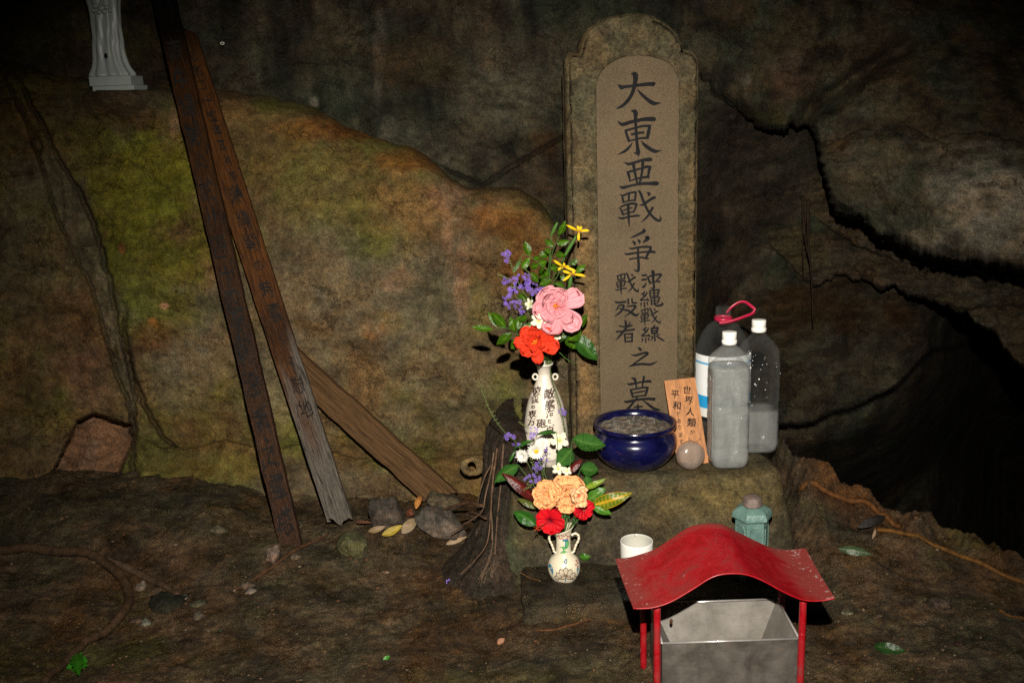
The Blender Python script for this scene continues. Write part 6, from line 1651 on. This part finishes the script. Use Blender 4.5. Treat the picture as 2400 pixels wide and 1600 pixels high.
# ------------------------------------------------------------------ roots, stones and litter on the cave floor
def ground_root(label, pts, r, col, y=None, name='root', cat='root', group=None, sink=.35, fu=lambda x, y: (x, y)):
    P = []
    for q in pts:
        u, v = fu(q[0], q[1]); g = G(u, v)
        P.append(g)
    if len(P) > 4:
        for _ in range(2): P = [P[0]]+[P[i]*.5+(P[i-1]+P[i+1])*.25 for i in range(1, len(P)-1)]+[P[-1]]
    P = cat_rom(P, 8); rr = np.interp(np.linspace(0, 1, len(P)), np.linspace(0, 1, len(r)), r)
    P = [np.array([p[0], p[1], float(gz(p[0], p[1]))+rr[i]*(1-sink)]) for i, p in enumerate(P)]
    for _ in range(6):
        zs_ = [p[2] for p in P]
        for i in range(1, len(P)-1): P[i][2] = max(zs_[i]-rr[i]*.5, (zs_[i-1]+zs_[i]+zs_[i+1])/3)
    root = thing(name, label, cat, P[0], group)
    MB().tube(P, rr, 10, col, .22).build('bark', M['root'], root); return root
b1 = lambda x, y: (x/2.904, 1060+y/2.904)
ground_root('thick brown root curving in from the left edge and down along the floor', [(-160, 690), (0, 685), (240, 690), (450, 690), (620, 698), (720, 750), (830, 850), (905, 950), (900, 1060), (860, 1160), (720, 1240), (560, 1330), (430, 1430), (330, 1568), (250, 1700)], [.0115, .0115, .011, .011, .010, .009, .008, .007], (.62, .55, .45), fu=b1, sink=.0)
ground_root('short brown branch of the left root ending in pale stones', [(700, 745), (800, 790), (920, 825), (1040, 865), (1140, 920), (1215, 985)], [.009, .009, .008, .006], (.8, .75, .7), fu=b1)
r1 = lambda x, y: (1600+x/2.904, 1060+y/2.904)
ground_root('rusty orange root along the crest of the right bank', [(800, 275), (1000, 322), (1200, 385), (1340, 430), (1460, 470), (1480, 520)], [.0065, .006, .006, .005], (1.15, .68, .28), fu=r1, sink=.1)
ground_root('long thin root turning yellow as it runs down to the right edge', [(1320, 545), (1500, 592), (1700, 625), (1800, 640), (1950, 745), (2100, 845), (2330, 925), (2600, 1000)], [.005, .005, .0045, .0045], (1.25, .85, .28), fu=r1, sink=.1)
ground_root('thin orange root at the far lower right', [(2150, 1075), (2230, 1120), (2330, 1145), (2500, 1180)], [.0025, .0025], (1.0, .65, .25), fu=r1, sink=.1)
c2_ = lambda x, y: (800+x/2.904, 1060+y/2.904)
ground_root('thin reddish twig lying before the stone step', [(1320, 1215), (1450, 1235), (1560, 1190), (1660, 1140), (1765, 1125)], [.0012, .0022, .0015], (1.1, .7, .4), fu=c2_, name='twig', cat='twig', sink=0)
for pts in ([(1900, 1560), (1880, 1500), (1930, 1450), (2030, 1385)], [(1900, 1480), (1960, 1440), (1990, 1400)], [(1870, 1540), (1830, 1480)]):
    pass
tw = ground_root('thin black branching twig beside the left leg of the red stand', [(1880, 1600), (1885, 1500), (1930, 1450), (2030, 1390)], [.0007, .0007], (.3, .3, .3), fu=c2_, name='twig', cat='twig', sink=-.5)
for pts in ([(1900, 1480), (1960, 1440), (1990, 1400)], [(1890, 1520), (1960, 1500), (1975, 1450)]):
    P = [G(*c2_(*q), .002) for q in pts]; MB().tube(cat_rom(P, 5), .0005, 5, (.3, .3, .3)).build('side_twig', M['root'], tw)
ground_root('fine pale twig on the wet step left of the small vase', [(1215, 945), (1270, 975), (1360, 1005)], [.0006, .0006], (2.5, 1.9, 1.0), fu=c2_, name='twig', cat='twig', sink=-.5)
ground_root('dry reddish twigs along the crack at the foot of the leftmost plank', [(1600, 940), (1760, 860), (1880, 760), (2050, 660), (2240, 560)], [.002, .003, .002], (.9, .6, .4), fu=b1, name='twig', cat='twig', sink=0)
# step twig must rest on the slab
for o in bpy.data.objects:
    if o.get('label', '').startswith('fine pale twig'): o.location.z += max(0, ZS+.001-o.location.z)
hr = thing('hanging_roots', 'thin dark roots hanging straight down below the overhang', 'roots', PY(1885, 420, 2.75))
h1 = lambda x, y: (1600+x/2.904, 530+y/2.904)
for pts, r in (([(818, -150), (822, 0), (816, 120), (822, 300)], .004), ([(855, -180), (852, 0), (858, 150), (872, 280), (880, 420), (886, 640)], .0045), ([(838, -100), (830, 60), (850, 170), (866, 240)], .003)):
    P = cat_rom([PY(*h1(*q), 2.74) for q in pts], 6); MB().tube(P, np.linspace(r, r*.35, len(P)), 7, (.25, .22, .18), .3).build('root_strand', M['root'], hr)

def rock(label, u, v, rx, rz, ry, col, rot=0, seed=0, lift=0.0, name='stone', cat='stone', group='loose stones at the foot of the rock face', nu=26, nv=34, sharp=.22, yoff=0, mat='stone'):
    g = G(u, v); c = np.array([g[0], g[1]+ry*.6+yoff, g[2]+rz*.75+lift])
    th = np.linspace(.02, PI-.02, nu); ph = np.linspace(0, 2*PI, nv, endpoint=False)
    T_, Ph = np.meshgrid(th, ph, indexing='ij')
    D = np.stack([np.sin(T_)*np.cos(Ph), np.sin(T_)*np.sin(Ph), np.cos(T_)], -1)
    h = 1+sharp*fbm(D+seed*7.7, 1.3, 4, .5)
    # a few flat breaks
    rs = np.random.RandomState(seed+3)
    for _ in range(7):
        n_ = rs.normal(size=3); n_ /= np.linalg.norm(n_); dd = rs.uniform(.62, .82)
        k = (D@n_)*h; h = np.where(k > dd, h*dd/np.maximum(k, 1e-6), h)
    P = D*h[..., None]*np.array([rx, ry, rz]); cr, sr = math.cos(rot), math.sin(rot)
    P = np.stack([P[..., 0]*cr+P[..., 2]*sr, P[..., 1], -P[..., 0]*sr+P[..., 2]*cr], -1)+c
    Q = P.reshape(-1, 3); cc = np.array(col)*(1+.35*np.clip(fbm(Q, 25, 3, .6, seed), -.8, 1))[:, None]
    mb = MB(); mb.grid(P, cc, wrap=True)
    mb.f += [tuple(range(nv))[::-1], tuple((nu-1)*nv+j for j in range(nv))]
    o = mb.build(name, M[mat], None); 
    o.data.transform(Matrix.Translation([-float(x) for x in c])); o.location = [float(x) for x in c]
    return tag(o, label, cat, group)
gc = np.array([.085, .07, .058])
rock('dark angular stone just right of the bleached plank foot', 908, 1240, .050, .040, .04, gc*.75, .1, 1)
rock('larger grey stone sloping right between the dark stone and the root', 1035, 1275, .060, .042, .045, gc*1.15, .55, 2)
rock('mossy stone below the bleached plank foot', 822, 1305, .034, .032, .03, np.array([.085, .085, .04]), .2, 3)
rock('flat slab of rock under the end of the slanting board', 1040, 1195, .060, .020, .04, np.array([.085, .07, .045]), .35, 4)
rock('small pinkish stone beside the foot of the charred plank', 640, 1325, .018, .024, .02, np.array([.14, .10, .08]), .3, 5)
rock('tiny stone cap right under the foot of the charred plank', 693, 1313, .013, .008, .012, np.array([.13, .10, .07]), 0, 6)
for k, (x, y, rx, rz, cl, lab) in enumerate(((955, 930, .013, .016, (.26, .20, .15), 'pale oblong pebble in the fork of the left root'), (1075, 985, .020, .009, (.22, .17, .12), 'flat pale pebble below the short root branch'), (1245, 990, .011, .006, (.26, .22, .18), 'small pale pebble at the tip of the short root branch'),
     (985, 1170, .014, .010, (.20, .20, .16), 'pale greenish pebble right of the bend in the left root'), (1120, 1080, .050, .020, (.035, .035, .022), 'dark flat stone between the left root and the pebbles'), (1340, 1130, .016, .013, (.14, .11, .08), 'brownish pebble at the right end of the pebble row'),
     (1340, 1040, .020, .010, (.12, .12, .07), 'mossy pebble above the brownish one'), (1700, 950, .014, .008, (.26, .21, .17), 'pale shell like pebble in the crack left of the planks'), (1660, 910, .018, .009, (.15, .11, .08), 'brown pebble in the crack left of the planks'), (930, 1150, .018, .008, (.15, .10, .07), 'reddish flat pebble beside the bend in the left root'),
     (1470, 540, .024, .012, (.16, .14, .09), 'pale streaked stone on the rock shelf left of the planks'))):
    u, v = b1(x, y); rock(lab, u, v+4, rx, rz*.8, rx*.8, np.array(cl)*.55, 0, 20+k, sharp=.6, lift=-rz*.3, group='pebbles on the cave floor', nu=14, nv=18)
for k, (u, v, rx, cl, lab) in enumerate(((1990, 1443, .012, (.20, .18, .12), 'pale flat pebble right of the front leg shadow'), (2060, 1446, .008, (.16, .11, .07), 'small brown pebble on the right floor'), (2203, 1430, .026, (.085, .06, .045), 'smooth brown stone on the right floor'),
     (2250, 1515, .012, (.05, .028, .02), 'dark reddish pebble on the right floor'), (905, 1345, .011, (.20, .14, .09), 'left one of two orange tinted pebbles on the open floor'), (945, 1350, .009, (.19, .12, .07), 'right one of two orange tinted pebbles on the open floor'))):
    rock(lab, u, v, rx, rx*.4, rx*.8, np.array(cl)*.6, 0, 40+k, sharp=.6, group='pebbles on the cave floor', nu=12, nv=16)
# hollow knob of stone by the root
c = PY(1107, 1088, 2.36); hk = []
for i in range(40):
    a = 2*PI*i/40; row_ = []
    for j in range(14):
        b = 2*PI*j/14; rr = .019+.0085*math.cos(b)*(1+.25*math.sin(a*2+1)); row_.append((c[0]+rr*math.cos(a)*1.1, c[1]-.010+.012*math.sin(b), c[2]+rr*math.sin(a)))
    hk.append(row_)
hk.append(hk[0]); hk = noisy(hk, .003, 40)
o = MB().grid(hk, (.17, .125, .06), wrap=True).build('hollow_stone', M['stone'], None)
tag(o, 'ring shaped hollow lump of stone on the rock face left of the root', 'stone')

def floorleaf(label, u0, v0, u1, v1, W, col, mid, lift=.003, name='fallen_leaf', mat='dryleaf', grp='fallen leaves on the cave floor', curl=.12, base=None, **kw):
    A_, B_ = G(u0, v0, lift), G(u1, v1, lift*1.8)
    r = thing(name, label, 'leaf', A_, grp); leaf(r, A_, B_, W, col, mid, rnd.uniform(-.3, .3), .2, curl, mat, name='blade', **kw); return r
s3 = lambda x, y: (820+x/5.2275, 1050+y/5.2275)
floorleaf('yellow fallen leaf in front of the dark stone', *s3(395, 1125), *s3(655, 1045), .0095, (.34, .24, .02), (.40, .30, .05), .012)
floorleaf('dull tan fallen leaf left of the yellow leaf', *s3(225, 1080), *s3(450, 1060), .0075, (.20, .13, .06), (.26, .17, .08), .012)
floorleaf('crumpled pale tan leaf between the two stones', *s3(640, 1110), *s3(830, 975), .013, (.24, .17, .09), (.3, .2, .1), .014)
floorleaf('orange fallen leaf propped upright on top of the grey stone', *s3(815, 850), *s3(880, 760), .0075, (.42, .17, .035), (.5, .24, .06), .022)
floorleaf('dark red brown leaf wedged between the two stones', *s3(700, 840), *s3(790, 950), .010, (.12, .03, .012), (.16, .05, .02), .016)
floorleaf('curled tan leaf in front of the larger grey stone', *s3(1180, 1215), *s3(1440, 1150), .0075, (.30, .20, .11), (.36, .25, .14), .008)
floorleaf('reddish strip of leaf left of the dark stone', *s3(60, 965), *s3(285, 1015), .004, (.14, .06, .03), (.16, .07, .03), .012)
floorleaf('tiny bright green leaf scrap on the open floor', *c2_(285, 1418), *c2_(332, 1400), .004, (.03, .17, .01), (.05, .2, .02), .003, mat='green')
floorleaf('orange brown leaf scrap on the floor in front of the root', *c2_(1062, 1315), *c2_(1112, 1285), .006, (.26, .10, .04), (.3, .13, .05), .004)
floorleaf('dark green leaf with a pointed black tip on the right floor', *r1(1300, 1325), *r1(1520, 1368), .011, (.010, .035, .006), (.02, .05, .01), .003, mat='green')
floorleaf('glistening wet leaf strip on the right floor', *r1(1055, 665), *r1(1290, 715), .010, (.035, .06, .025), (.12, .15, .09), .004, mat='green')
floorleaf('black curled dead leaf on the right bank', *r1(1190, 545), *r1(1380, 492), .010, (.012, .010, .008), (.02, .015, .01), .012)
floorleaf('small pale standing leaf tip beside the black dead leaf', *r1(1290, 600), *r1(1312, 535), .003, (.30, .20, .12), (.3, .2, .12), .004)
# fern leaf, lower left
fl = thing('fern_leaf', 'bright green lobed leaf beside the end of the left root', 'leaf', G(178, 1560, .004))
tipc, basec = np.array(b1(545, 1535)), np.array(b1(520, 1375))
for k, (x0_, y0_, x1_, y1_, w) in enumerate(((520, 1375, 540, 1535, .011), (530, 1410, 430, 1440, .008), (530, 1420, 600, 1440, .008), (532, 1450, 455, 1485, .008), (532, 1450, 600, 1470, .007), (535, 1480, 500, 1510, .006), (525, 1395, 470, 1385, .007), (525, 1395, 560, 1372, .006))):
    A_, B_ = G(*b1(x0_, y0_), .005), G(*b1(x1_, y1_), .006)
    leaf(fl, A_, B_, w, (.02, .13, .006), (.04, .17, .012), 0, .1, .05, 'green', serr=.18, name='lobe')
# fallen purple florets
for k, (x, y, lab) in enumerate(((730, 890, 'fallen purple flower on the floor, the left of two'), (888, 945, 'fallen purple flower on the floor, the right of two'))):
    p = G(*c2_(x, y), .004); r = bpy.data.objects.new('fallen_flower', fm); link(r); r.matrix_world = Matrix.Translation(Vector(p.tolist())) @ Matrix.Rotation(.9, 4, 'X') @ Matrix.Scale(.0058, 4)
    tag(r, lab, 'flower', 'fallen purple flowers')
# scattered grit
V_ = []; mbg = MB()
for k in range(2200):
    x = rnd.uniform(-1.2, 1.2); y = rnd.uniform(1.5, 2.3)
    if -.02 < x < .63 and y > 1.78: continue
    z = float(gz_base(x, y)); 
    V_.append((x, y))
V_ = np.array(V_); Zg = gz(V_[:, 0], V_[:, 1])
for (x, y), z in zip(V_, Zg):
    s_ = abs(rnd.gauss(0, .0015))+.0006; g = rnd.choice([(.05, .035, .02), (.10, .07, .045), (.16, .12, .08), (.04, .04, .025), (.12, .06, .03)])
    mbg.ball((x, y, z+s_*.3), s_, g, 3, 5, (rnd.uniform(.7, 1.6), rnd.uniform(.7, 1.4), .6))
o = mbg.build('grit', M['stone'], None); tag(o, 'fine grit and crumbs scattered over the cave floor', 'grit', kind='stuff')
# pale drops on the wet wall
w_ = thing('wall_speck', 'tiny pale ring shaped speck on the dark wall right of the planks', 'speck', PY(521, 102, 2.70))
MB().tube([PY(521+4.2*math.cos(a), 102+2.8*math.sin(a), 2.66) for a in np.linspace(0, 2*PI, 16)], .0009, 5, (.8, .8, .7)).build('ring', M['paper'], w_)
